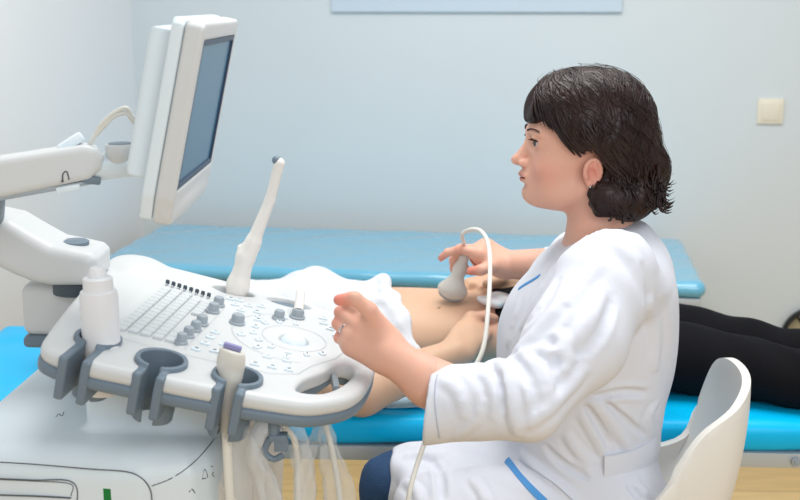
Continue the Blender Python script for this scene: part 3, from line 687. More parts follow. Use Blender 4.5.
# long probe standing in the far edge recess
q0 = cw(-.118, .258, -.03); Y0 = q0[1]
s = SDF(); a0 = at(236, 292, Y0); a1 = at(243, 262, Y0-.0); a2 = at(249, 243, Y0); a3 = at(279, 163, Y0-.01)
s.u(f_cone(q0, at(238, 285, Y0), .014, .0185)); s.u(f_cone(at(238, 285, Y0), at(246, 256, Y0), .0185, .014), .01); s.u(f_cone(at(246, 256, Y0), at(253, 243, Y0), .0165, .0125), .01); s.u(f_cone(at(240, 247, Y0), at(247, 250, Y0), .0045, .008), .006)
s.u(f_cone(at(252, 245, Y0), at(270, 200, Y0), .0125, .009), .01); s.u(f_cone(at(270, 200, Y0), at(279.5, 163, Y0-.01), .0088, .0090), .004)
root = empty('long_probe', q0, 'long slender white ultrasound probe standing upright at the far edge of the panel', 'probe')
V, F = nets(s, q0-A(.04, .05, .03), A(a3[0]+.03, Y0+.05, a3[2]+.03), .002); obj('body', mesh_np('body', V, F), M['probe'], root)
tipc = at(278.5, 162, Y0-.01); bm = nb(); bmesh.ops.create_uvsphere(bm, u_segments=20, v_segments=12, radius=.0075, matrix=Matrix.Translation(tipc+A(-.0035, 0, .0032))); obj('tip', fin(bm, 'tip', True), M['grey'], root, 'slate grey tip')
# ================================================================== skin helpers
def skin_mat(name, col):
    return mat(name, col, .48, bump=.06, bscale=500, var=.03, vscale=14, sss=.12, attr='col', spec=.4)
M['skin'] = skin_mat('skin', srgb(226, 176, 156)); M['skin2'] = skin_mat('skin_patient', srgb(232, 190, 158))
M['nail'] = mat('fingernail', srgb(232, 170, 160), .25)
M['black'] = mat('black_leggings', srgb(13, 13, 18), .85, spec=.2, bump=.3, bscale=300, var=.1, vscale=8)
M['shirt'] = mat('white_cotton', srgb(216, 220, 226), .8, bump=.3, bscale=250, sheen=.2)
M['sheet'] = mat('pale_sheet', srgb(176, 202, 214), .75, bump=.3, bscale=60)
M['hair2'] = mat('brown_hair', srgb(70, 46, 34), .5, bump=.6, bscale=90)
def lin(r, g, b): return np.array(srgb(r, g, b)[:3])
def hand(s, W, d, n, palm=.082, width=.074, curl=None, spread=0., thumb=None, sc=1., k=.006, tside=1, wr=.026):
    """adds a hand to s. W wrist, d towards the knuckles, n out of the back of the hand; tside = +1 when the thumb is on the n x d side. returns fingertips"""
    d = np.asarray(d, float); d = d/np.linalg.norm(d); n = np.asarray(n, float); n = n-d*(n@d); n /= np.linalg.norm(n); t = np.cross(n, d)*tside
    out = []; curl = curl or [(.3, .4, .3)]*4
    kn = []
    for i, off in enumerate((.33, .10, -.13, -.35)):
        base = W+d*palm*(1., 1.03, .98, .90)[i]*sc+t*off*width*sc+n*(.002, .005, .004, 0)[i]*sc; kn.append(base)
        s.u(f_cone(W+t*off*width*.55*sc+d*.008, base-n*.004*sc, .0155*sc, .0122*sc), .012)
        L = [(.043, .026, .021), (.047, .030, .022), (.044, .028, .022), (.034, .021, .019)][i]; r = [(.0098, .0088, .0080, .0068), (.0100, .0090, .0082, .0070), (.0096, .0086, .0078, .0066), (.0086, .0077, .0070, .0060)][i]
        a = 0.; p = base; sd = t*(-1*(i-1.5))*spread; pts = [p]
        for j in range(3):
            a += curl[i][j]; dd = d*math.cos(a)-n*math.sin(a)+sd*math.cos(a)*.5; dd /= np.linalg.norm(dd); p = p+dd*L[j]*sc; pts.append(p)
        for j in range(3): s.u(f_cone(pts[j], pts[j+1], r[j]*sc, r[j+1]*sc), .004 if j else .007)
        s.u(f_ell(pts[1], (r[1]*sc*1.08,)*3), .004)
        out.append((pts, dd, a))
    s.u(f_cone(W+t*.012*sc-n*.006*sc, W+d*.055*sc+t*.018*sc-n*.008*sc, .019*sc, .016*sc), .015); s.u(f_cone(W-t*.012*sc-n*.006*sc, W+d*.055*sc-t*.020*sc-n*.007*sc, .018*sc, .015*sc), .015)
    if thumb is not None:
        th = [W+d*.016*sc+t*.020*sc-n*.006*sc]+[np.asarray(q, float) for q in thumb]
        s.u(f_cone(th[0], th[1], .0165*sc, .0125*sc), .015)
        for j, (ra, rb) in zip(range(1, len(th)-1), ((.0118, .0105), (.0105, .0086))): s.u(f_cone(th[j], th[j+1], ra*sc, rb*sc), .005)
    return out
def nails(out, parent, r=.0050):
    for pts, dd, a in out: pass
# ================================================================== patient lying on the near couch
CT = .60       # couch top
root = empty('person', (.2, 2.4, CT), 'patient lying on the blue couch with bared belly and black leggings', 'person'); PAT = root
hxp = .36
s = SDF()
# trunk along x: sections x, yc, zc, ry, rz
TR = [(-.46, 2.40, .685, .10, .075), (-.40, 2.40, .690, .17, .085), (-.30, 2.40, .690, .165, .092), (-.18, 2.40, .688, .158, .092), (-.06, 2.40, .686, .148, .090), (.02, 2.40, .687, .142, .090), (.09, 2.40, .686, .140, .087), (.16, 2.40, .687, .148, .088), (.23, 2.40, .690, .165, .092), (.32, 2.40, .690, .178, .090), (.42, 2.395, .688, .172, .084), (.46, 2.39, .684, .160, .078)]
s.u(f_loft(TR, 0, .03))
s.u(f_ell((-.20, 2.34, .752), (.050, .052, .040)), .03); s.u(f_ell((-.20, 2.46, .752), (.050, .052, .040)), .03)
s.u(f_cone((-.44, 2.40, .69), (-.53, 2.40, .70), .055, .052), .03)
s.u(f_ell((-.635, 2.40, .715), (.105, .075, .092)), .02); s.u(f_ell((-.60, 2.4, .75), (.07, .055, .065)), .02); s.u(f_cone((-.625, 2.40, .805), (-.605, 2.40, .824), .008, .010), .008); s.cut(f_ell((-.655, 2.37, .80), (.014, .013, .01)), .008); s.cut(f_ell((-.655, 2.43, .80), (.014, .013, .01)), .008)
s.u(f_ell((-.577, 2.40, .800), (.010, .020, .007)), .004)
for sy, hip, knee, ank in ((-1, (.42, 2.30, .685), (.83, 2.135, .654), (1.19, 2.10, .645)), (1, (.42, 2.48, .685), (.85, 2.285, .656), (1.20, 2.26, .645))):
    s.u(f_cone(hip, knee, .080, .050), .03); s.u(f_cone(knee, A(*ank)+A(-.2, 0, .0), .050, .046), .015); s.u(f_cone(A(*ank)+A(-.2, 0, .0), ank, .046, .034), .015)
    s.u(f_cone(ank, A(*ank)+A(.035, 0, .10), .034, .026), .01)
s.cut(f_ell((.085, 2.395, .800), (.007, .009, .012)), .008)
# arms: near arm bent, hand on the hip; far arm bent with its hand below the rib cage
sh = A(-.36, 2.235, .70); el = at(362, 403, 2.09); el[2] = max(el[2], .650); wr = at(456, 352, 2.165)
s.u(f_cone(sh, el, .054, .049), .02); s.u(f_cone(el, el*.55+wr*.45, .048, .042), .01); s.u(f_cone(el*.55+wr*.45, wr, .040, .027), .01)
kn = at(481, 322, 2.26); hand(s, wr, kn-wr, A(.15, -.75, .65), curl=[(.35, .5, .4)]*4, thumb=[kn+A(-.022, .004, .010), kn+A(.008, .008, .012), kn+A(.03, .012, .006)], tside=-1)
sh2 = A(-.36, 2.57, .70); el2 = A(.02, 2.62, .66); wr2 = at(528, 300, 2.50)
el2 = A(.36, 2.645, .672); s.u(f_cone(sh2, A(-.1, 2.60, .665), .048, .042), .02); s.u(f_cone(A(-.1, 2.60, .665), A(.16, 2.625, .66), .042, .040), .02)
s.u(f_cone(A(.16, 2.625, .66), A(.30, 2.49, .785), .040, .027), .01)
fo = hand(s, A(.275, 2.44, .795), A(-1, -.22, -.02), A(-.05, -.1, 1), curl=[(.25, .45, .35), (.2, .4, .3), (.2, .4, .3), (.25, .4, .3)], thumb=[A(.225, 2.39, .805), A(.19, 2.375, .797)], tside=-1, sc=.95)
def pcol(V):
    c = np.tile(lin(214, 176, 147), (len(V), 1)); 
    ab = np.clip((V[:, 0]-.30)/.1, 0, 1)[:, None]*0
    fing = np.clip(1-np.linalg.norm(V-A(.20, 2.47, .79), axis=1)/.07, 0, 1)[:, None]*.5; c = c*(1-fing)+lin(232, 160, 142)*fing
    f2 = np.clip(1-np.linalg.norm(V-kn-A(.02, .02, 0), axis=1)/.07, 0, 1)[:, None]*.5; c = c*(1-f2)+lin(232, 160, 142)*f2
    mole = (np.linalg.norm(V-MOLE, axis=1) < .0045)[:, None]; c = np.where(mole, lin(120, 80, 60), c)
    return c
MOLE = at(440, 300, 2.31)
sb = s
V, F = nets(s, (-.76, 2.02, .585), (1.30, 2.78, .90), .0055)
MOLE = V[np.argmin(np.linalg.norm(V-MOLE, axis=1))]
me = mesh_np('body', V, F, cols=pcol(V)); obj('body', me, M['skin2'], root)
def inflate(sd, off): 
    return lambda p, cull=True: sd(p, cull)-off
# leggings: the legs and hips grown by a few millimetres, with stretch folds at the knees
s = SDF()
s.u(f_loft([(x, y, z, a+.005, b+.005) for x, y, z, a, b in TR if x > .08], 0, .006))
for sy, hip, knee, ank in ((-1, (.42, 2.30, .687), (.83, 2.135, .658), (1.19, 2.10, .649)), (1, (.42, 2.48, .687), (.85, 2.285, .659), (1.20, 2.26, .649))):
    s.u(f_cone(hip, knee, .088, .0575), .02); s.u(f_cone(knee, A(*ank)+A(-.2, 0, .0), .0575, .054), .015); s.u(f_cone(A(*ank)+A(-.2, 0, .0), A(*ank)-A(.03, 0, 0), .054, .042), .015)
s.post.append(lambda p, d: d-.0022*ripple(p, (70, 25, 45), .4, 2.0)*np.exp(-((p[:, 0]-.80)/.10)**2)-.0016*ripple(p, (48, -38, 20), 1.4, 2.0))
s.cut(f_box((.095, 2.4, .72), (.125, .4, .3), .01, rotm(ry=-.35, rz=-.10)), .004)
V, F = nets(s, (.06, 2.02, .585), (1.22, 2.72, .84), .006)
obj('leggings', mesh_np('leggings', V, F), M['black'], root)
# pulled-up shirt
s = SDF()
s.u(f_loft([(x, y, z, a+.012, b+.012) for x, y, z, a, b in TR if x < .1], 0, .01))
s.u(f_ell((-.200, 2.33, .757), (.066, .070, .054)), .025); s.u(f_ell((-.200, 2.47, .757), (.066, .070, .054)), .025)
s.u(f_cone(sh, sh*.45+el*.55, .068, .066), .02); s.u(f_cone(sh2, sh2*.5+A(-.1, 2.60, .665)*.5, .060, .056), .02)
# gathered hem, standing up over the ribs
hemt = at(383, 277, 2.40)
hm = [A(-.06, 2.52, .770), hemt+A(.0, .015, -.010), at(389, 300, 2.32)+A(-.01, 0, 0), at(404, 325, 2.27)+A(-.008, 0, 0), at(424, 352, 2.225)+A(-.008, .01, 0)]
s.chain(hm, [.016, .0095, .011, .010, .010], .012, .02)
s.u(f_cone(hm[1]+A(0, 0, -.004), A(-.12, 2.40, .765), .009, .03), .02); s.u(f_cone(hm[2], A(-.10, 2.34, .76), .010, .03), .02); s.u(f_cone(hm[4], A(-.06, 2.27, .70), .010, .03), .02)
s.post.append(lambda p, d: d-.0028*ripple(p, (22, 60, 30), .2, 2.4)-.0022*ripple(p, (85, 18, -30), 1.1, 2.0)*np.clip((p[:, 0]+.2)*6, 0, 1))
s.cut(f_box((.300, 2.4, .65), (.30, .4, .3), .006, rotm(rz=math.radians(21))), .006)
V, F = nets(s, (-.5, 2.1, .59), (.12, 2.68, .88), .005)
obj('shirt', mesh_np('shirt', V, F), M['shirt'], root)
# hair (behind the machine)
s = SDF(); s.u(f_ell((-.665, 2.40, .705), (.10, .088, .092))); s.cut(f_ell((-.57, 2.40, .80), (.10, .07, .08)), .01); s.post.append(lambda p, d: d-.002*ripple(p, (30, 120, 60), 0, 2))
V, F = nets(s, (-.78, 2.29, .60), (-.55, 2.51, .82), .005); obj('hair', mesh_np('hair', V, F), M['hair2'], root)
# disposable sheet under her arm, draping over the couch edge
def cloth_strip(name, x0, x1, y0, y1, z, m, amp=.006):
    nx, ny = 50, 34; V = []
    for i in range(nx+1):
        for j in range(ny+1):
            x = x0+(x1-x0)*i/nx; y = y0+(y1-y0)*j/ny; y += .012*math.sin(x*40)*(j/ny)
            V.append((x, y, z+amp*(.5+.5*math.sin(x*55+2*math.sin(y*40)))*(.3+.7*math.sin(y*31+x*12)**2)))
    F = [(i*(ny+1)+j, (i+1)*(ny+1)+j, (i+1)*(ny+1)+j+1, i*(ny+1)+j+1) for i in range(nx) for j in range(ny)]
    o = obj(name, mesh_np(name, V, F), m); md = o.modifiers.new('t', 'SOLIDIFY'); md.thickness = .0015; return o
tag(cloth_strip('disposable_sheet', -.42, .045, 2.125, 2.34, CT+.003, M['sheet']), 'thin pale blue sheet on the near couch under the patient\'s bare arm', 'sheet')
# folded tissue under her far hand
s = SDF(); s.u(f_ell(at(497, 300, 2.31)+A(0, 0, 0), (.042, .030, .014))); s.post.append(lambda p, d: d-.003*ripple(p, (110, 70, 160), 0, 2.5))
tc = at(497, 300, 2.31); M['tissue'] = mat('tissue', srgb(238, 240, 242), .8, bump=.3, bscale=90, sss=.2)
V, F = nets(s, tc-.06, tc+.06, .003); tag(obj('tissue', mesh_np('tissue', V, F), M['tissue']), 'crumpled white tissue on the belly under the probe hand', 'tissue')
# ================================================================== the doctor: seated, in profile, facing the monitor
root = empty('person', (.38, 1.87, 0), 'seated woman with short dark hair and white coat, holding a probe on the belly', 'person'); DOC = root
DY = 1.90
HR = np.array(Matrix(((-1, 0, 0), (0, -1, 0), (0, 0, 1))))     # head frame: x forward (faces -X), y left (towards the camera), z up
HO = at(590, 168, DY) + A(0, 0, 0)
hwp = lambda x, y, z: HO+HR@A(x, y, z)
h = SDF()
def u2(prim_f, k):      # mirrored pair
    for sy in (-1, 1): h.u(prim_f(sy), k)
h.u(f_ell((.004, 0, .062), (.096, .074, .084)))
h.u(f_ell((.052, 0, .052), (.058, .060, .058)), .02)
h.u(f_ell((.052, 0, -.004), (.056, .056, .070)), .025)
u2(lambda sy: f_cone((.012, sy*.052, -.028), (.088, sy*.016, -.048), .016, .012), .028)
h.u(f_ell((.099, 0, -.045), (.0165, .019, .0145)), .014)
h.u(f_ell((.0905, 0, -.015), (.0275, .029, .027)), .016)
u2(lambda sy: f_ell((.070, sy*.040, .004), (.028, .020, .026)), .018)
u2(lambda sy: f_ell((.060, sy*.030, -.030), (.030, .024, .024)), .018)
u2(lambda sy: f_ell((.093, sy*.026, .062), (.0170, .026, .0085)), .012)
u2(lambda sy: f_ell((.112, sy*.034, .027), (.017, .0165, .0115)), .010) if False else None
for sy in (-1, 1): h.cut(f_ell((.113, sy*.036, .049), (.019, .017, .0115)), .012)
h.u(f_cone((.0990, 0, .050), (.122, 0, .0190), .0082, .0088), .008)
h.u(f_ell((.1265, 0, .0145), (.0100, .0090, .0085)), .005)
h.u(f_cone((.121, 0, .0125), (.109, 0, .0035), .0065, .006), .006)
u2(lambda sy: f_ell((.1135, sy*.0115, .0100), (.0115, .0060, .0075)), .004)
for sy in (-1, 1): h.cut(f_ell((.117, sy*.0060, .0040), (.0055, .0032, .0028)), .002)
# eyelids: a ball over each eye with a slit
for sy in (-1, 1): h.u(f_ell((.0905, sy*.0335, .0485), (.0142, .0150, .0128)), .004)
for sy in (-1, 1): h.cut(f_ell((.1065, sy*.0360, .0480), (.0120, .0140, .0068), rotm(rz=sy*.35)), .0015)
for sy in (-1, 1): h.u(f_ell((.1005, sy*.034, .0570), (.006, .013, .003)), .004)
# lips
h.u(f_ell((.1135, 0, -.0105), (.0085, .0220, .0045)), .006); h.u(f_ell((.1160, 0, -.0090), (.0062, .0090, .0040)), .005)
h.u(f_ell((.1120, 0, -.0195), (.0082, .0180, .0050)), .006)
h.cut(f_ell((.1205, 0, -.0150), (.0105, .027, .0010)), .0015); h.cut(f_ell((.115, 0, -.029), (.006, .016, .004)), .008)
# ears
for sy in (-1, 1):
    Re = rotm(rx=-sy*.12, ry=.14, rz=sy*.34)
    e0 = A(.0095, sy*.0735, .003)
    ew = lambda x, y, z: e0+Re@A(x, y, z)
    h.u(f_ell(e0, (.0165, .0055, .0235), Re), .004)
    for k in range(14):
        a0 = PI*.30-k*PI*1.45/14+PI*.35; a1 = a0-PI*1.45/14
    ring = [ew(-.0+.0150*math.cos(t)*(-1), sy*.0045, .003+.0205*math.sin(t)) for t in np.linspace(PI*1.12, -PI*.42, 14)]
    h.chain(ring, [.0034]*13+[.0030], .0015, .0015)
    h.cut(f_ell(ew(.003, sy*.0065, -.002), (.0088, .0065, .0135), Re), .002)
    h.u(f_ell(ew(.0105, sy*.003, -.004), (.0035, .0035, .0060), Re), .003)
    h.u(f_cone(ew(-.004, sy*.0045, .016), ew(-.009, sy*.0045, -.004), .0026, .0030), .003)
    h.u(f_ell(ew(.003, sy*.002, -.0200), (.0078, .0048, .0085), Re), .004)
# neck
h.u(f_cone((-.012, 0, -.02), (-.022, 0, -.115), .054, .053), .022)
h.u(f_cone((-.022, 0, -.115), (-.030, 0, -.165), .053, .060), .02)
h.u(f_cone((.0, .045, -.045), (.008, .012, -.135), .012, .010), .02)      # neck tendon
h.u(f_cone((.0, -.045, -.045), (.008, -.012, -.135), .012, .010), .02)
def to_world(prim_sdf):
    return lambda p, cull=True: prim_sdf((p-HO)@HR, cull)
# ---- limbs
SHL, ELL = A(.325, 1.715, .985), at(530, 397, 1.54); WRL = at(388, 354, 1.600)
SHR, ELR, WRR = A(.34, 2.03, .925), A(.43, 2.255, .86), at(507, 264, 2.315)
b = SDF()
b.u(f_loft([(.47, .355, 1.875, .085, .150), (.60, .365, 1.875, .085, .140), (.75, .36, 1.875, .085, .130), (.90, .345, 1.88, .085, .145), (.98, .345, 1.885, .065, .145), (1.02, .348, 1.885, .045, .10)], 2, .03))
b.chain([SHL, ELL], [.050, .042], .01, .03); b.chain([ELL, at(476, 396, 1.564), at(430, 383, 1.588), WRL], [.040, .038, .0345, .0285], .02, .01)
b.chain([SHR, ELR], [.050, .042], .01, .03); b.chain([ELR, ELR*.55+WRR*.45, WRR], [.043, .042, .029], .01, .01)
HIPL, KNL, FTL = A(.345, 1.775, .535), at(438, 490, 1.76), A(.03, 1.76, .08)
HIPR, KNR, FTR = A(.345, 1.965, .535), at(394, 487, 1.94), A(.0, 1.96, .08)
KNL = A(.07, 1.76, .535)
for hp, kn_, ft in ((HIPL, KNL, FTL), (HIPR, KNR, FTR)): b.chain([hp, kn_, ft], [.085, .056, .036], .02, .03)
# ---- near (left) hand: loose fist resting on the panel edge, thumb on top
kc = at(361, 334, 1.612); dL = kc-WRL
TH = [at(369, 310, 1.598), at(354, 298, 1.592), at(339, 300, 1.592)]
FL = hand(b, WRL, dL, A(-.05, -.95, .30), palm=.058, curl=[(.45, 1.45, .7), (.55, 1.6, .8), (.62, 1.65, .8), (.72, 1.6, .8)], thumb=TH, tside=-1, sc=.98)
# ---- far (right) hand: gripping the probe from above
PRB0, PRB1 = at(452, 292, 2.335), at(470, 240, 2.325)
kr = at(476, 244, 2.325)
THR = [at(492, 266, 2.285), at(481, 270, 2.275), at(471, 271, 2.280)]
FR = hand(b, WRR, kr-WRR, A(.1, -.30, 1), palm=.056, curl=[(.45, .45, .4), (.7, .9, .5), (.9, 1.0, .6), (1.0, 1.0, .6)], thumb=THR, tside=1, sc=1.08)
def allbody(p, cull=True):
    d = b(p, cull); hd = h((p-HO)@HR, cull); return smin(d, hd, .02)
class FB:
    pass
def bcol(V):
    L = (V-HO)@HR
    c = np.tile(lin(226, 174, 152), (len(V), 1))
    def mixc(c, w, col): w = np.clip(w, 0, 1)[:, None]; return c*(1-w)+lin(*col)*w
    E_ = lambda ctr, r: 1-np.linalg.norm((L-A(*ctr))/A(*r), axis=1)
    head = L[:, 2] > -.2
    for sy in (-1, 1):
        c = mixc(c, E_((.078, sy*.045, .0), (.04, .035, .035))*1.0*.55, (222, 140, 124)); c = mixc(c, E_((.0095, sy*.078, .004), (.03, .02, .035))*.9, (222, 142, 126))
        c = mixc(c, (E_((.098, sy*.034, .051), (.016, .018, .011))*1.2)*.4, (190, 134, 120))
    c = mixc(c, E_((.125, 0, .012), (.016, .014, .014))*.5, (222, 140, 124))
    lip = np.maximum(E_((.1155, 0, -.0103), (.011, .0235, .0048)), E_((.1135, 0, -.0193), (.011, .0200, .0052)))
    c = mixc(c, lip*3*(L[:, 0] > .092), (198, 122, 116))
    for ks, fr in ((FL, 1), (FR, 1)):
        for pts, dd, a in ks:
            for q, R_, w_ in ((pts[1], .016, .55), (pts[3], .022, .6)):
                c = mixc(c, (1-np.linalg.norm(V-q, axis=1)/R_)*w_*1.6, (224, 128, 112))
    for q in (TH[2], THR[2]): c = mixc(c, (1-np.linalg.norm(V-q, axis=1)/.026)*1.1, (224, 124, 108))
    return c
parts = []
def add_piece(lo, hi, hh, f=allbody):
    V, F = nets(f, lo, hi, hh); parts.append((V, F))
# one figure: head and hands meshed finely, the rest coarser
hl, hhi = HO+A(-.145, -.10, -.125), HO+A(.125, .10, .155)
add_piece(hl, hhi, .0020)
hb0, hb1 = WRL+A(-.110, -.065, -.085), WRL+A(.06, .14, .090); add_piece(hb0, hb1, .0017)
hc0, hc1 = WRR+A(-.145, -.09, -.075), WRR+A(.05, .09, .085); add_piece(hc0, hc1, .0018)
add_piece(A(-.08, 1.44, .02), A(.56, 2.40, 1.10), .007)
def inbox(V, lo, hi, m): return ((V > lo+m) & (V < hi-m)).all(1)
# trim the coarse piece where a fine piece stands
V, F = parts[3]; kill = inbox(V, hl, hhi, .006) | inbox(V, hb0, hb1, .006) | inbox(V, hc0, hc1, .006); F = F[~kill[F].any(1)]; parts[3] = (V, F)
for k in (0, 1, 2):      # open the cap faces of the fine pieces (they sit inside the figure)
    V, F = parts[k]; lo_, hi_, hh = ((hl, hhi, .002), (hb0, hb1, .0017), (hc0, hc1, .0018))[k]
    parts[k] = (V, F)
VV = []; FF = []; o_ = 0
for V, F in parts: VV.append(V); FF.append(F+o_); o_ += len(V)
VV = np.concatenate(VV); FF = np.concatenate(FF)
body = obj('body', mesh_np('body', VV, FF, cols=bcol(VV)), M['skin'], root)
# ---- eyes
M['eyew'] = mat('eye_white', srgb(205, 196, 192), .2); M['iris'] = mat('iris', srgb(84, 74, 66), .15); M['pupil'] = mat('pupil', srgb(12, 12, 14), .1)
for sy in (-1, 1):
    bm = nb(); bmesh.ops.create_uvsphere(bm, u_segments=28, v_segments=28, radius=.0118)
    for f_ in bm.faces:
        c = f_.calc_center_median().normalized(); ang = math.acos(max(-1, min(1, c.z))); f_.material_index = 2 if ang < .20 else 1 if ang < .60 else 0
    look = Vector(HR@A(1, -sy*.02+.34, -.06)); Q = look.to_track_quat('Z', 'Y').to_matrix().to_4x4()
    bm.transform(Matrix.Translation(hwp(.0917, sy*.0335, .0485)) @ Q); obj('eye', fin(bm, 'eye', True), [M['eyew'], M['iris'], M['pupil']], root)
M['hair'] = mat('dark_brown_hair', srgb(38, 18, 13), .38, bump=.25, bscale=160, var=.45, vscale=22, spec=.42)
M['lash'] = mat('lash', srgb(34, 24, 24), .6)
for sy in (-1, 1):
    bm = nb()
    for k in range(16):
        t = k/15; a = hwp(.1110-.0035*t-.011*t*t, sy*(.0165+.034*t), .0665+.0045*math.sin(t*2.6)); a2 = a+HR@A(-.001, sy*.0065, .0025-.004*t); add_tube(bm, [a, (a+a2)/2+HR@A(.0008, 0, .0006), a2], [.0016, .0006], 5)
    obj('eyebrow', fin(bm, 'eyebrow', True), M['lash'], root)
    bm = nb()
    for k in range(9):
        t = k/8; a = hwp(.1045-.007*t*t, sy*(.0270+.018*t), .0530-.002*abs(t-.5)); add_tube(bm, [a, a+HR@A(.004, sy*.001, -.0004), a+HR@A(.007, sy*.002, .0014)], [.0007, .0002], 4)
    add_tube(bm, [hwp(.1062-.0085*(k/8)**2, sy*(.0235+.0235*k/8), .0548-.0048*abs(k/8-.45)**1.5*2) for k in range(9)], .0011, 5)
    obj('eyelashes', fin(bm, 'eyelashes', True), M['lash'], root)
# ---- hair
hr = SDF()
hr.u(f_ell((-.004, 0, .072), (.106, .090, .097)))
hr.u(f_ell((.045, 0, .098), (.066, .070, .062)), .03)
hr.u(f_ell((-.044, 0, .010), (.070, .084, .082)), .03)
for c, r in (((-.088, .02, -.040), .036), ((-.062, .055, -.044), .034), ((-.035, .068, -.042), .028), ((-.088, -.03, -.040), .036), ((-.055, -.06, -.044), .034), ((-.102, .0, -.008), .034), ((-.012, .064, -.036), .027), ((.002, .058, -.046), .024), ((-.012, -.064, -.036), .027), ((-.05, .03, -.048), .032), ((-.05, -.03, -.054), .032), ((-.100, .03, .010), .026)): hr.u(f_ell(c, (r, r, r*1.05)), .014)
def Lp(u, v, y):      # head-frame x, z of a seen point lying y to the near side of the profile plane
    q = (at(u, v, DY-y)-HO)@HR; return (q[0], q[2])
FACE = [(.22, .092)]+[Lp(*q) for q in ((519, 121, .01), (530, 123, .03), (541, 123, .045), (550, 127, .058), (560, 135, .066), (568, 145, .073), (575, 153, .078), (581, 156, .083), (588, 151, .085), (598, 151, .086), (604, 158, .086), (605, 168, .086), (601, 176, .086), (592, 180, .084), (584, 180, .082), (586, 190, .078), (590, 202, .07), (594, 214, .06))]+[(-.03, -.3), (.22, -.3)]
face_cut = f_prism(FACE, 1, -.2, .2, 0)
hr.cut(face_cut, .010)
hr.cut(f_cone((-.012, 0, -.05), (-.022, 0, -.15), .052, .052), .004)
hr.post.append(lambda p, d: d-.0035*ripple(p, (35, 130, 30), .3, 1.6, (22, 14, 18))-.0018*ripple(p, (60, 260, 40), 1.3, 2.4, (30, 24, 28)))
V, F = nets(lambda p, cull=True: hr(p), (-.16, -.12, -.125), (.13, .12, .19), .0026)
HV = [V]; HF = [F]; ho = len(V)
# locks following the surface
rnd = np.random.RandomState(11)
base_h = SDF(); base_h.ops = list(hr.ops[:15])
def hgrad(p):
    e = .003; G = np.stack([base_h(p+q, False)-base_h(p-q, False) for q in (A(e, 0, 0), A(0, e, 0), A(0, 0, e))], 1)
    return G/(np.linalg.norm(G, axis=1)[:, None]+1e-9), base_h(p, False)
part_y = -.015; NL = 1500; NS = 46
a_ = rnd.uniform(0, 2*PI, NL); r_ = rnd.uniform(0, 1, NL)**.6; p = np.stack([.012+.085*np.cos(a_)*r_, part_y+.075*np.sin(a_)*r_, np.full(NL, .17)], 1)
for _ in range(3): g, v = hgrad(p); p = p-g*v[:, None]
side = np.where(p[:, 1] > part_y, 1, -1); fr = np.clip((p[:, 0]-.03)/.06, 0, 1); ph = rnd.uniform(0, 6, NL); lift = rnd.uniform(-.0005, .0034, NL); wv = rnd.uniform(.1, .6, NL); fly = (np.arange(NL) % 16) == 5; lift[fly] += rnd.uniform(.002, .008, fly.sum()); wv[fly] += .6
nsteps = rnd.randint(26, NS, NL); third = (np.arange(NL) % 3) > 0; PA = []; GA = []
for k in range(NS):
    g, v = hgrad(p); p = p-g*(v-lift)[:, None]; PA.append(p.copy()); GA.append(g.copy())
    D = np.stack([-.55+.75*fr*(k < 8)-.25*(p[:, 2] < .06), side*np.where(p[:, 2] > .12, .9, .1), np.full(NL, -1.)], 1)+np.stack([np.sin(k*.35+ph), np.cos(k*.27+ph), 0*ph], 1)*wv[:, None]
    low = p[:, 2] < -.035; D2 = np.stack([np.where(third, -.6, .3), .3*np.sin(ph), np.where(p[:, 2] > -.06, -.15, .5)], 1); D = np.where(low[:, None], D2, D)
    D = D-g*(D*g).sum(1)[:, None]; D /= np.linalg.norm(D, axis=1)[:, None]+1e-9; p = p+D*.0068
PA = np.array(PA).transpose(1, 0, 2); GA = np.array(GA).transpose(1, 0, 2); OKF = (face_cut[0](PA.reshape(-1, 3)) > -.004).reshape(NL, NS)
for it in range(NL):
    n_ok = NS if OKF[it].all() else int(np.argmin(OKF[it])); n_ok = min(n_ok, int(nsteps[it]))
    if n_ok < 6: continue
    P = PA[it, :n_ok]; G = GA[it, :n_ok]
    nn = len(P); w = rnd.uniform(.0012, .0038) if not fly[it] else .0007; m = 6; T = np.gradient(P, axis=0); T /= np.linalg.norm(T, axis=1)[:, None]+1e-9
    S = np.cross(T, G); S /= np.linalg.norm(S, axis=1)[:, None]+1e-9; Nn = np.cross(S, T)
    rad = w*np.minimum(1, np.linspace(0, 1, nn)*5+.3)*np.sqrt(np.clip(1.02-np.linspace(0, 1, nn)**3, 0, 1))
    ang = np.arange(m)*2*PI/m
    ring = P[:, None, :]+S[:, None, :]*(np.cos(ang)[None, :, None]*rad[:, None, None])+Nn[:, None, :]*(np.sin(ang)[None, :, None]*rad[:, None, None]*.55)
    idx = np.arange(nn*m).reshape(nn, m); q = np.stack([idx[:-1], np.roll(idx[:-1], -1, 1), np.roll(idx[1:], -1, 1), idx[1:]], -1).reshape(-1, 4)
    HV.append(ring.reshape(-1, 3)); HF.append(q+ho); ho += nn*m
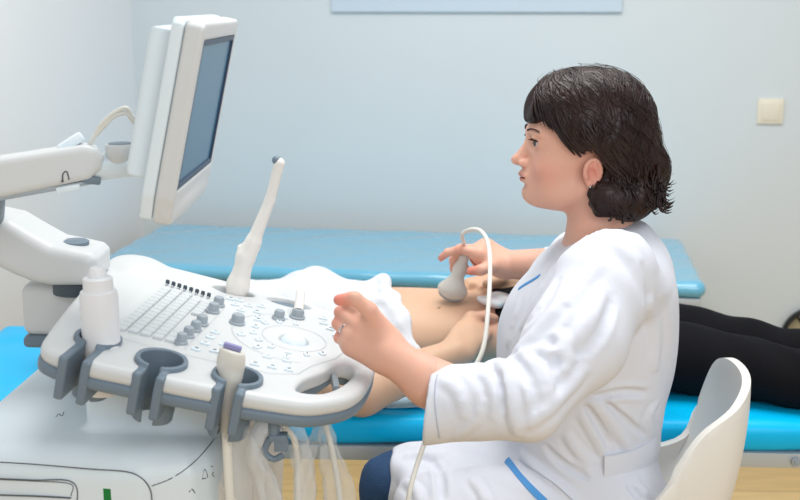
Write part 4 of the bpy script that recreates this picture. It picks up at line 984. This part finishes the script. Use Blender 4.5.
for it in range(170):      # ends that flip outward at the nape and behind the ear
    th = rnd.uniform(-2.6, 2.6); c_, s_ = math.cos(th+PI), math.sin(th+PI)
    if c_ > .25: continue
    z0_ = rnd.uniform(-.075, -.01); P = []; q = A(-.045+.085*c_, .088*s_, z0_+.03); amp = rnd.uniform(.004, .016); n0 = 14; up_ = rnd.uniform(-.2, 1.)
    for k in range(n0):
        t = k/(n0-1); P.append(q+A(c_, s_, 0)*(amp*t*t*1.2-.010*(1-t)*t)+A(0, 0, -.034*math.sin(t*2.0)+up_*.012*t*t)+A(-s_, c_, 0)*.012*t*rnd.uniform(.9, 1.1)*(1 if it % 2 else -1))
    P = np.array(P); nn = n0; w = rnd.uniform(.0012, .0034); T = np.gradient(P, axis=0); T /= np.linalg.norm(T, axis=1)[:, None]; S = np.cross(T, A(c_, s_, .1)); S /= np.linalg.norm(S, axis=1)[:, None]; Nn = np.cross(S, T)
    rad = w*np.sqrt(np.clip(1.02-np.linspace(0, 1, nn)**2, 0, 1)); ring = P[:, None, :]+S[:, None, :]*(np.cos(ang)[None, :, None]*rad[:, None, None])+Nn[:, None, :]*(np.sin(ang)[None, :, None]*rad[:, None, None]*.6)
    idx = np.arange(nn*m).reshape(nn, m); q4 = np.stack([idx[:-1], np.roll(idx[:-1], -1, 1), np.roll(idx[1:], -1, 1), idx[1:]], -1).reshape(-1, 4); HV.append(ring.reshape(-1, 3)); HF.append(q4+ho); ho += nn*m
pp = np.stack([rnd.uniform(-.045, .012, 160), np.where(rnd.rand(160) < .7, .075, -.075), rnd.uniform(-.045, -.012, 160)], 1)
for _ in range(4): g, v = hgrad(pp); pp = pp-g*v[:, None]
PB = []; phs = rnd.uniform(0, 6, 160)
for k in range(12):
    g, v = hgrad(pp); pp = pp-g*(v-.0015)[:, None]; PB.append((pp.copy(), g.copy())); D = np.stack([-.25+.5*np.sin(phs+k*.3), 0*phs, -1+0*phs], 1); D = D-g*(D*g).sum(1)[:, None]; D /= np.linalg.norm(D, axis=1)[:, None]+1e-9; pp = pp+D*.0048
for it in range(160):
    P = np.array([q[0][it] for q in PB]); G = np.array([q[1][it] for q in PB])
    okk = face_cut[0](P) > .000
    P = P[okk]; G = G[okk]; nn = len(P)
    if nn < 5: continue
    w = rnd.uniform(.0014, .0036); T = np.gradient(P, axis=0); T /= np.linalg.norm(T, axis=1)[:, None]+1e-9; S = np.cross(T, G); S /= np.linalg.norm(S, axis=1)[:, None]+1e-9; Nn = np.cross(S, T)
    rad = w*np.sqrt(np.clip(1.02-np.linspace(-.9, 1, nn)**2, 0, 1)); ring = P[:, None, :]+S[:, None, :]*(np.cos(ang)[None, :, None]*rad[:, None, None])+Nn[:, None, :]*(np.sin(ang)[None, :, None]*rad[:, None, None]*.6)
    idx = np.arange(nn*m).reshape(nn, m); q4 = np.stack([idx[:-1], np.roll(idx[:-1], -1, 1), np.roll(idx[1:], -1, 1), idx[1:]], -1).reshape(-1, 4); HV.append(ring.reshape(-1, 3)); HF.append(q4+ho); ho += nn*m
HV = np.concatenate(HV); HF = np.concatenate(HF)
obj('hair', mesh_np('hair', HV@HR.T+HO, HF), M['hair'], root)
# ---- ring, earring, necklace
M['silver'] = mat('silver', srgb(200, 200, 204), .2, metal=1)
pr_ = FL[2][0]; c = pr_[0]*.45+pr_[1]*.55; dd = pr_[1]-pr_[0]
bm = nb(); x, y, d = frame_for(dd); n = 26
rg = [[bm.verts.new(Vector(c)+(x*math.cos(t)+y*math.sin(t))*(.0098+.0010*math.cos(q))+d*.0016*math.sin(q)) for q in [2*PI*j/6 for j in range(6)]] for t in [2*PI*i/n for i in range(n)]]
for i in range(n):
    for k in range(6): bm.faces.new((rg[i][k], rg[(i+1) % n][k], rg[(i+1) % n][(k+1) % 6], rg[i][(k+1) % 6]))
obj('ring', fin(bm, 'ring', True), M['silver'], root)
bm = nb(); bmesh.ops.create_uvsphere(bm, u_segments=12, v_segments=8, radius=.0024, matrix=Matrix.Translation(hwp(.012, .0800, -.020))); obj('earring', fin(bm, 'earring', True), M['silver'], root)
# ================================================================== white coat
M['coat'] = mat('white_coat_cotton', srgb(221, 224, 233), .85, bump=.22, bscale=500)
M['trimblue'] = mat('blue_piping', srgb(76, 150, 214), .6); M['jeans'] = mat('blue_jeans', srgb(42, 74, 112), .85, bump=.5, bscale=400, var=.12, vscale=60)
s = SDF()
SEC = []
def px_sec(v, uf, ub, ry, yc=1.88):      # a section of the torso from its front and back edges as seen in profile
    f_, b_ = at(uf, v, yc), at(ub, v, yc); return (f_[2], (f_[0]+b_[0])/2, yc, abs(b_[0]-f_[0])/2, ry)
SEC = [px_sec(222, 588, 643, .060, 1.89), px_sec(232, 576, 655, .085, 1.89), px_sec(243, 562, 663, .125, 1.89), px_sec(258, 547, 669, .165, 1.885), px_sec(276, 531, 673, .188), px_sec(300, 511, 674, .190), px_sec(330, 499, 673, .186),
       px_sec(362, 496, 669, .178), px_sec(395, 500, 663, .168), px_sec(425, 508, 656, .160), px_sec(446, 508, 652, .160), px_sec(470, 498, 656, .172), px_sec(500, 485, 664, .186), px_sec(530, 480, 668, .190)]
s.u(f_loft(SEC, 2, .012, 2.2))
# thighs under the skirt of the coat
s.u(f_cone(A(.36, 1.77, .545), KNL+A(.0, 0, .0), .105, .078), .035)
s.u(f_cone(A(.36, 1.97, .545), KNR+A(.02, 0, .0), .105, .074), .035)
s.u(f_box((.15, 1.86, .555), (.15, .10, .028), .02), .05)
s.cut(f_box((-.325, 1.86, .5), (.30, .5, .4), .0, rotm(ry=.10)), .004)
# sleeves
TOR = s; s = SLV = SDF()
s.u(f_cone(SHL+A(.005, .005, -.005), (SHL+ELL)/2+A(.012, .0, -.01), .078, .074), .035)
s.u(f_cone((SHL+ELL)/2+A(.012, 0, -.01), ELL+A(-.005, 0, -.005), .072, .056), .03)
CUF = at(428, 405, 1.585); FAC = WRL+(ELL-WRL)*.28
s.u(f_cone(ELL+A(-.005, 0, -.005), CUF+A(-.015, 0, 0), .056, .060), .02)
CUR = at(538, 269, 2.30)
s = TOR; s.u(f_cone(SHR+A(.005, 0, 0), ELR, .070, .060), .03); s.u(f_cone(ELR, CUR, .062, .042), .015)
# crease ridges and valleys seen on the near side: (u, v, Y) paths
def hit_base(u, v):
    r = ray(u, v); o = A(0, 0, CAMH); ts = np.linspace(1.35/r[1], 2.2/r[1], 260); P = o+ts[:, None]*r; d = BASE(P, False); k = int(np.argmax(d < 0)); return P[k]
def combine(T, S):
    def f(p, cull=True):
        w = np.clip((p[:, 2]-.86)/.09, 0, 1); return smin(T(p, cull), S(p, cull), .003+.055*w)
    return f
_T = SDF(); _T.ops = list(TOR.ops); _S = SDF(); _S.ops = list(SLV.ops); BASE = combine(_T, _S); s = SLV
CREASES = []
def crease(path, h, w=.010):
    """a cloth crease along a path on the near side: crest h high (negative: a valley), w wide, fading at both ends"""
    q = smooth_path([(u, v, 0) for u, v in path], 10); P = np.array([hit_base(c[0], c[1]) for c in q])
    ok = np.linalg.norm(np.diff(P, axis=0), axis=1).max() < .07
    c = P.mean(0); h *= 1.75; w *= .78; CREASES.append((P, h, w, c, np.linalg.norm(P-c, axis=1).max()+4*w)) if ok else print('crease skipped', path)
def crease_disp(p):
    out = np.zeros(len(p)); bc_ = (p.min(0)+p.max(0))/2; br = np.linalg.norm(p.max(0)-p.min(0))/2
    for P, h, w, c, R in CREASES:
        if np.linalg.norm(bc_-c) > R+br: continue
        m = np.linalg.norm(p-c, axis=1) < R
        if not m.any(): continue
        q = p[m]; best = np.full(len(q), 1e9); tb = np.zeros(len(q)); n = len(P)-1
        for i in range(n):
            ba = P[i+1]-P[i]; t = np.clip(((q-P[i])@ba)/(ba@ba+1e-12), 0, 1); d = np.linalg.norm(q-P[i]-t[:, None]*ba, axis=1); k = d < best; best[k] = d[k]; tb[k] = (i+t[k])/n
        out[m] += h*np.sqrt(np.clip(np.sin(PI*np.clip(tb, 0, 1)), 0, 1))*(np.exp(-np.abs(best)/w)-.25*np.exp(-((best-2.2*w)/w)**2))
    return out
FOLDS = globals().get('FOLDS_EXTRA', [])
# sleeve: creases fan out from the crook of the elbow
crease([(487, 366), (497, 362), (507, 372), (510, 395), (514, 418), (518, 436)], .011, .0085)
crease([(480, 372), (489, 380), (494, 398), (492, 420)], .007, .007)
crease([(498, 372), (502, 390), (505, 412)], -.009, .006)
crease([(520, 352), (536, 364), (548, 384), (552, 404)], .009, .009)
crease([(512, 352), (524, 372), (534, 392), (536, 416)], -.006, .007)
crease([(556, 330), (566, 350), (566, 374)], .009, .009)
crease([(546, 336), (554, 352), (556, 372)], -.006, .007)
crease([(506, 362), (530, 350), (560, 352), (578, 362)], .007, .008)
crease([(604, 286), (590, 318), (566, 346), (540, 356)], .010, .010)
crease([(612, 300), (602, 330), (584, 356)], -.006, .008)
crease([(572, 280), (556, 306), (534, 332), (512, 352)], .009, .010)
crease([(560, 276), (545, 300), (524, 326)], -.006, .008)
crease([(600, 262), (580, 286), (566, 306)], .006, .010)
crease([(440, 378), (458, 392), (466, 420)], .005, .008)
crease([(455, 440), (475, 420), (486, 398)], .005, .007)
crease([(520, 428), (545, 412), (570, 388), (588, 366)], .007, .009)
# torso: folds fanning from the armpit
crease([(590, 392), (604, 382), (630, 376), (660, 378)], .012, .009)
crease([(592, 398), (616, 392), (646, 392)], -.009, .007)
crease([(590, 398), (604, 412), (620, 434), (632, 452)], .012, .008)
crease([(586, 404), (596, 422), (610, 446)], -.008, .006)
crease([(604, 402), (624, 418), (644, 436)], -.007, .006)
crease([(580, 412), (592, 432), (606, 456)], .009, .007)
crease([(600, 372), (628, 352), (650, 320)], .006, .010)
crease([(566, 432), (576, 448), (592, 466)], .008, .008)
crease([(612, 240), (634, 262), (650, 292)], .005, .012)
crease([(650, 300), (656, 340), (654, 372)], .006, .012)
crease([(640, 262), (648, 290), (646, 318)], -.004, .010)
crease([(556, 262), (546, 280), (534, 300), (520, 330)], .007, .009)
crease([(520, 300), (511, 325), (506, 348)], .006, .008)
crease([(656, 400), (648, 418), (652, 436)], .007, .008)
crease([(628, 486), (640, 500)], -.008, .006)
crease([(636, 482), (650, 498)], .008, .007)
# front panel edge over the thigh, and the lap
crease([(520, 452), (536, 468), (556, 484), (576, 500)], .007, .007)
crease([(545, 444), (562, 462), (590, 480)], -.007, .007)
crease([(436, 462), (452, 470), (462, 484), (464, 502)], .011, .008)
crease([(430, 460), (440, 476), (442, 500)], -.009, .007)
crease([(462, 456), (482, 466), (498, 480)], .009, .008)
crease([(470, 468), (486, 482), (494, 500)], -.007, .007)
crease([(470, 478), (480, 490), (486, 503)], .009, .007)
crease([(404, 456), (424, 454), (446, 456)], .006, .009)
crease([(405, 480), (416, 490), (420, 503)], .007, .008)
def cloth_post(p, d):
    arm = np.exp(-((np.linalg.norm(p-ELL, axis=1))/.12)**2)
    cuffw = np.exp(-((np.linalg.norm(p-CUF, axis=1))/.10)**2)
    skirt = np.clip((.66-p[:, 2])*9, 0, 1)
    tor = 1-np.clip(arm+skirt*.4, 0, 1)
    d = d-.0015*ripple(p, (55, 20, 12), .5, 1.8, (14, 10, 16))*arm-.0018*ripple(p, (20, 40, 70), .9, 2.0)*cuffw
    d = d-.0025*ripple(p, (30, 22, 38), 2.0, 2.2, (12, 9, 15))*skirt-.0022*ripple(p, (28, 18, 14), 1.0, 2.0, (10, 8, 12))*tor-crease_disp(p)
    return d
coatC = combine(TOR, SLV)
coatS = lambda p, cull=True: cloth_post(p, coatC(p, cull))
# hollow the cuffs
dl = (CUF-ELL)/np.linalg.norm(CUF-ELL); dr = (CUR-ELR)/np.linalg.norm(CUR-ELR)
def half(c, n_): 
    c, n_ = np.asarray(c, float), np.asarray(n_, float); return (lambda p: np.where(np.linalg.norm(p-c, axis=1) < .14, -((p-c)@n_), .2), c, .14)
def coatf(p, cull=True):
    d = coatS(p, cull)
    nl_ = np.linalg.norm(p-CUF, axis=1) < .13; nr_ = np.linalg.norm(p-CUR, axis=1) < .11
    # end planes of the cuffs
    pl = (p-CUF)@A(-.985, .12, .10); d = np.where(nl_, np.maximum(d, pl), d)
    pr2 = (p-CUR)@A(-.95, .1, .25); d = np.where(nr_ & (p[:, 0] < CUR[0]+.03), np.maximum(d, pr2), d)
    hol = f_cone(CUF+dl*.05, CUF-dl*.02, .0525, .046)[0](p); d = np.where(nl_, smax(d, -hol, .002), d)
    hol = f_cone(CUR+dr*.05, CUR-dr*.03, .038, .032)[0](p); d = np.where(nr_, smax(d, -hol, .002), d)
    # neck opening: falls from the nape to the throat
    nk = hwp(-.022, 0, -.1); L = (p-HO)@HR
    pln = (L-A(-.085, 0, -.088))@(A(.36, 0, 1.0)/math.hypot(.36, 1)); near = np.linalg.norm((L-A(-.02, 0, -.11))/A(1.05, 1, 1), axis=1)
    d = np.where((near < .2) & (L[:, 2] > -.20), smax(d, pln-.014*np.clip(1-np.abs(L[:, 1])/.08, 0, 1)*0-.022*np.clip((np.abs(L[:, 1])-.03)/.06, 0, 1), .003), d)
    return d
V, F = nets(coatf, (-.06, 1.42, .42), (.56, 2.36, 1.12), .0034)
coat = obj('coat', mesh_np('coat', V, F), M['coat'], root)
CV = V
KD = None
def snapv(P, off):
    P = np.array(P, float); e = .004
    for _ in range(5):
        g = np.stack([coatf(P+q, False)-coatf(P-q, False) for q in (A(e, 0, 0), A(0, e, 0), A(0, 0, e))], 1); g /= np.linalg.norm(g, axis=1)[:, None]+1e-9; P = P-g*((coatf(P, False)-off)*.8)[:, None]
    return P, g
def hit_coat(u, v, off=.0):      # first point of the coat met from the near side at u, v
    r = ray(u, v); o = A(0, 0, CAMH); ts = np.linspace(1.35/r[1], 2.3/r[1], 500); P = o+ts[:, None]*r; d = coatf(P, False); k = int(np.argmax(d < 0)); return P[k] if (d < 0).any() else P[250]
def band(name, pts2, w, m, par, th=.0012, label=None, steps=44):
    P = np.array([hit_coat(c[0], c[1]) for c in smooth_path([(u, v, 0) for u, v in pts2], steps)]); ker = np.ones(5)/5
    P = np.stack([np.convolve(np.pad(P[:, i], 2, 'edge'), ker, 'valid') for i in range(3)], 1); P, G = snapv(P, .0012)
    bm = nb(); vs = []
    for i, p in enumerate(P):
        d = P[min(i+1, len(P)-1)]-P[max(i-1, 0)]; d /= np.linalg.norm(d)+1e-9; g = G[i]; x = np.cross(d, g)*w/2
        vs.append([bm.verts.new(q) for q in (p-x-g*.003, p-x+g*th*.4, p+g*th, p+x+g*th*.4, p+x-g*.003)])
    for a, b_ in zip(vs, vs[1:]):
        for k in range(5): bm.faces.new((a[k], a[(k+1) % 5], b_[(k+1) % 5], b_[k]))
    bm.faces.new(vs[0][::-1]); bm.faces.new(vs[-1]); return obj(name, fin(bm, name, True), m, par, label)
band('collar_piping', [(519, 289), (525, 285), (532, 281), (540, 276)], .0080, M['trimblue'], coat, label='blue piping of the neckline')
band('skirt_stripe', [(507, 460), (512, 467), (519, 476), (532, 490), (546, 503)], .012, M['trimblue'], coat, label='blue stripe down the front of the coat')
M['stitch'] = mat('coat_seam', srgb(188, 193, 206), .9)
band('seam', [(520, 459), (531, 467), (555, 484), (576, 503)], .0018, M['stitch'], coat, .0012)
band('seam', [(438, 374), (435, 395), (437, 420), (440, 438)], .0012, M['stitch'], coat, .0006)
# belt at the back of the waist, a broad fabric tab
bp = [hit_coat(c[0], c[1]) for c in smooth_path([(u, v, 0) for u, v in [(599, 468), (616, 466), (636, 459), (652, 449), (662, 440), (667, 436)]], 40)]
bp, _g = snapv(bp, .002); bp = list(bp)
bp = [sum(bp[max(0, i-4):i+5])/len(bp[max(0, i-4):i+5]) for i in range(len(bp))]
bm = nb(); vs = []
for i, p in enumerate(bp):
    o_ = A(-.15 if i > 30 else 0, -1, 0); o_ /= np.linalg.norm(o_); vs.append([bm.verts.new(q) for q in (p+A(0, .01, -.021), p+o_*.005+A(0, 0, -.021), p+o_*.008, p+o_*.005+A(0, 0, .021), p+A(0, .01, .021))])
for a_, b_ in zip(vs, vs[1:]):
    for k in range(5): bm.faces.new((a_[k], a_[(k+1) % 5], b_[(k+1) % 5], b_[k]))
bm.faces.new(vs[0][::-1]); bm.faces.new(vs[-1]); obj('belt', fin(bm, 'belt', True), M['coat'], coat, 'fabric belt tab at the back of the coat')
# jeans: only the legs show below the coat
s = SDF()
for hp, kn_, ft in ((HIPL, KNL, FTL), (HIPR, KNR, FTR)): s.u(f_cone(hp, kn_, .088, .0635)); s.u(f_cone(kn_, ft, .0635, .048), .015)
s.u(f_ell((.37, 1.87, .53), (.10, .165, .08)), .03)
s.post.append(lambda p, d: d-.0015*ripple(p, (60, 30, 50), .2, 2.0))
s.cut(f_box((.0, 1.87, .0), (.6, .5, .10)))
V, F = nets(s, (-.12, 1.66, .08), (.56, 2.08, .66), .006); obj('jeans', mesh_np('jeans', V, F), M['jeans'], root)
M['shoe'] = mat('white_shoe', srgb(225, 225, 225), .5)
for ft in (FTL, FTR):
    s = SDF(); s.u(f_ell(ft+A(-.07, 0, -.040), (.125, .044, .038))); s.u(f_cone(ft+A(0, 0, .0), ft+A(.0, 0, -.04), .040, .042), .02); s.add(f_box((ft[0], ft[1], .30), (.4, .4, .298)), 0, 'i'); s.cut(f_cone(ft, ft+A(0, 0, .1), .034, .034), .003)
    V, F = nets(s, ft+A(-.22, -.07, -.09), ft+A(.08, .07, .06), .004); obj('shoe', mesh_np('shoe', V, F), M['shoe'], root)
# ================================================================== probe in her far hand, with its cable
rootp = empty('ultrasound_probe', PRB0, 'white curved ultrasound probe pressed on the belly by her hand', 'probe')
ax = (PRB1-PRB0)/np.linalg.norm(PRB1-PRB0)
s = SDF(); Rp = np.array(Matrix((Vector(np.cross(A(0, 1, 0), ax)).normalized(), Vector(np.cross(ax, np.cross(A(0, 1, 0), ax))).normalized(), Vector(ax))).transposed())
s.u(f_ell((0, 0, .004), (.0335, .015, .020))); s.u(f_cone((0, 0, .012), (0, 0, .055), .0165, .0135), .022); s.u(f_cone((0, 0, .055), (0, 0, .098), .0135, .0095), .01); s.cut(f_box((0, 0, -.045), (.06, .05, .03)), .004) if False else None
V, F = nets(s, (-.05, -.03, -.03), (.05, .03, .12), .0022); obj('body', mesh_np('body', V@Rp.T+PRB0, F), M['probe_d'], rootp)
s = SDF(); s.u(f_ell((0, 0, -.003), (.0300, .0125, .0185))); V, F = nets(s, (-.04, -.02, -.03), (.04, .02, .02), .002); obj('lens', mesh_np('lens', V@Rp.T+PRB0, F), M['knob'], rootp)
bm = nb(); add_tube(bm, [PRB0+ax*.090, at(464, 243, 2.31), at(462, 235, 2.28), at(469, 230, 2.24), at(480, 230.5, 2.18), at(488, 243, 2.10), at(490, 270, 2.0), at(488, 310, 1.90), at(484, 345, 1.84), at(474, 368, 1.81), at(455, 395, 1.78), at(430, 432, 1.73), at(418, 462, 1.70), at(409, 495, 1.67), at(403, 540, 1.66), at(396, 600, 1.70)], .0042, 10, 90)
obj('cable', fin(bm, 'cable', True), M['cord'], rootp)
# ================================================================== camera, light
cam = bpy.data.cameras.new('camera'); co = bpy.data.objects.new('camera', cam); C.objects.link(co)
cam.lens = 50; cam.sensor_width = 36; co.location = (0, 0, CAMH); co.rotation_euler = (PI/2-PITCH, 0, 0); cam.lens = FPX*36/800
cam.dof.use_dof = True; cam.dof.focus_distance = 1.88; cam.dof.aperture_fstop = 5.0; cam.clip_start = .05
sc = bpy.context.scene; sc.camera = co
w = bpy.data.worlds.new('world'); sc.world = w; w.use_nodes = True
w.node_tree.nodes['Background'].inputs[0].default_value = (.95, .98, 1, 1); w.node_tree.nodes['Background'].inputs[1].default_value = .50
def area(name, loc, target, size, power, col=(1, 1, 1), sy=None):
    l = bpy.data.lights.new(name, 'AREA'); l.energy = power; l.color = col; l.shape = 'RECTANGLE'; l.size = size; l.size_y = sy or size
    o = bpy.data.objects.new(name, l); C.objects.link(o); o.location = loc; o.rotation_euler = (Vector(target)-Vector(loc)).to_track_quat('-Z', 'Y').to_euler(); return o
area('ceiling_lamp', (.3, 2.2, 2.65), (.3, 2.2, 0), 1.5, 40, (1, .985, .96), 1.2)
area('window_light', (.9, -.9, 2.1), (.2, 2.2, .9), 1.5, 31, (.97, .99, 1), 1.6)
sc.view_settings.view_transform = 'Standard'; sc.view_settings.look = 'None'; sc.view_settings.gamma = 1; sc.view_settings.exposure = .07
sc.view_settings.use_curve_mapping = False
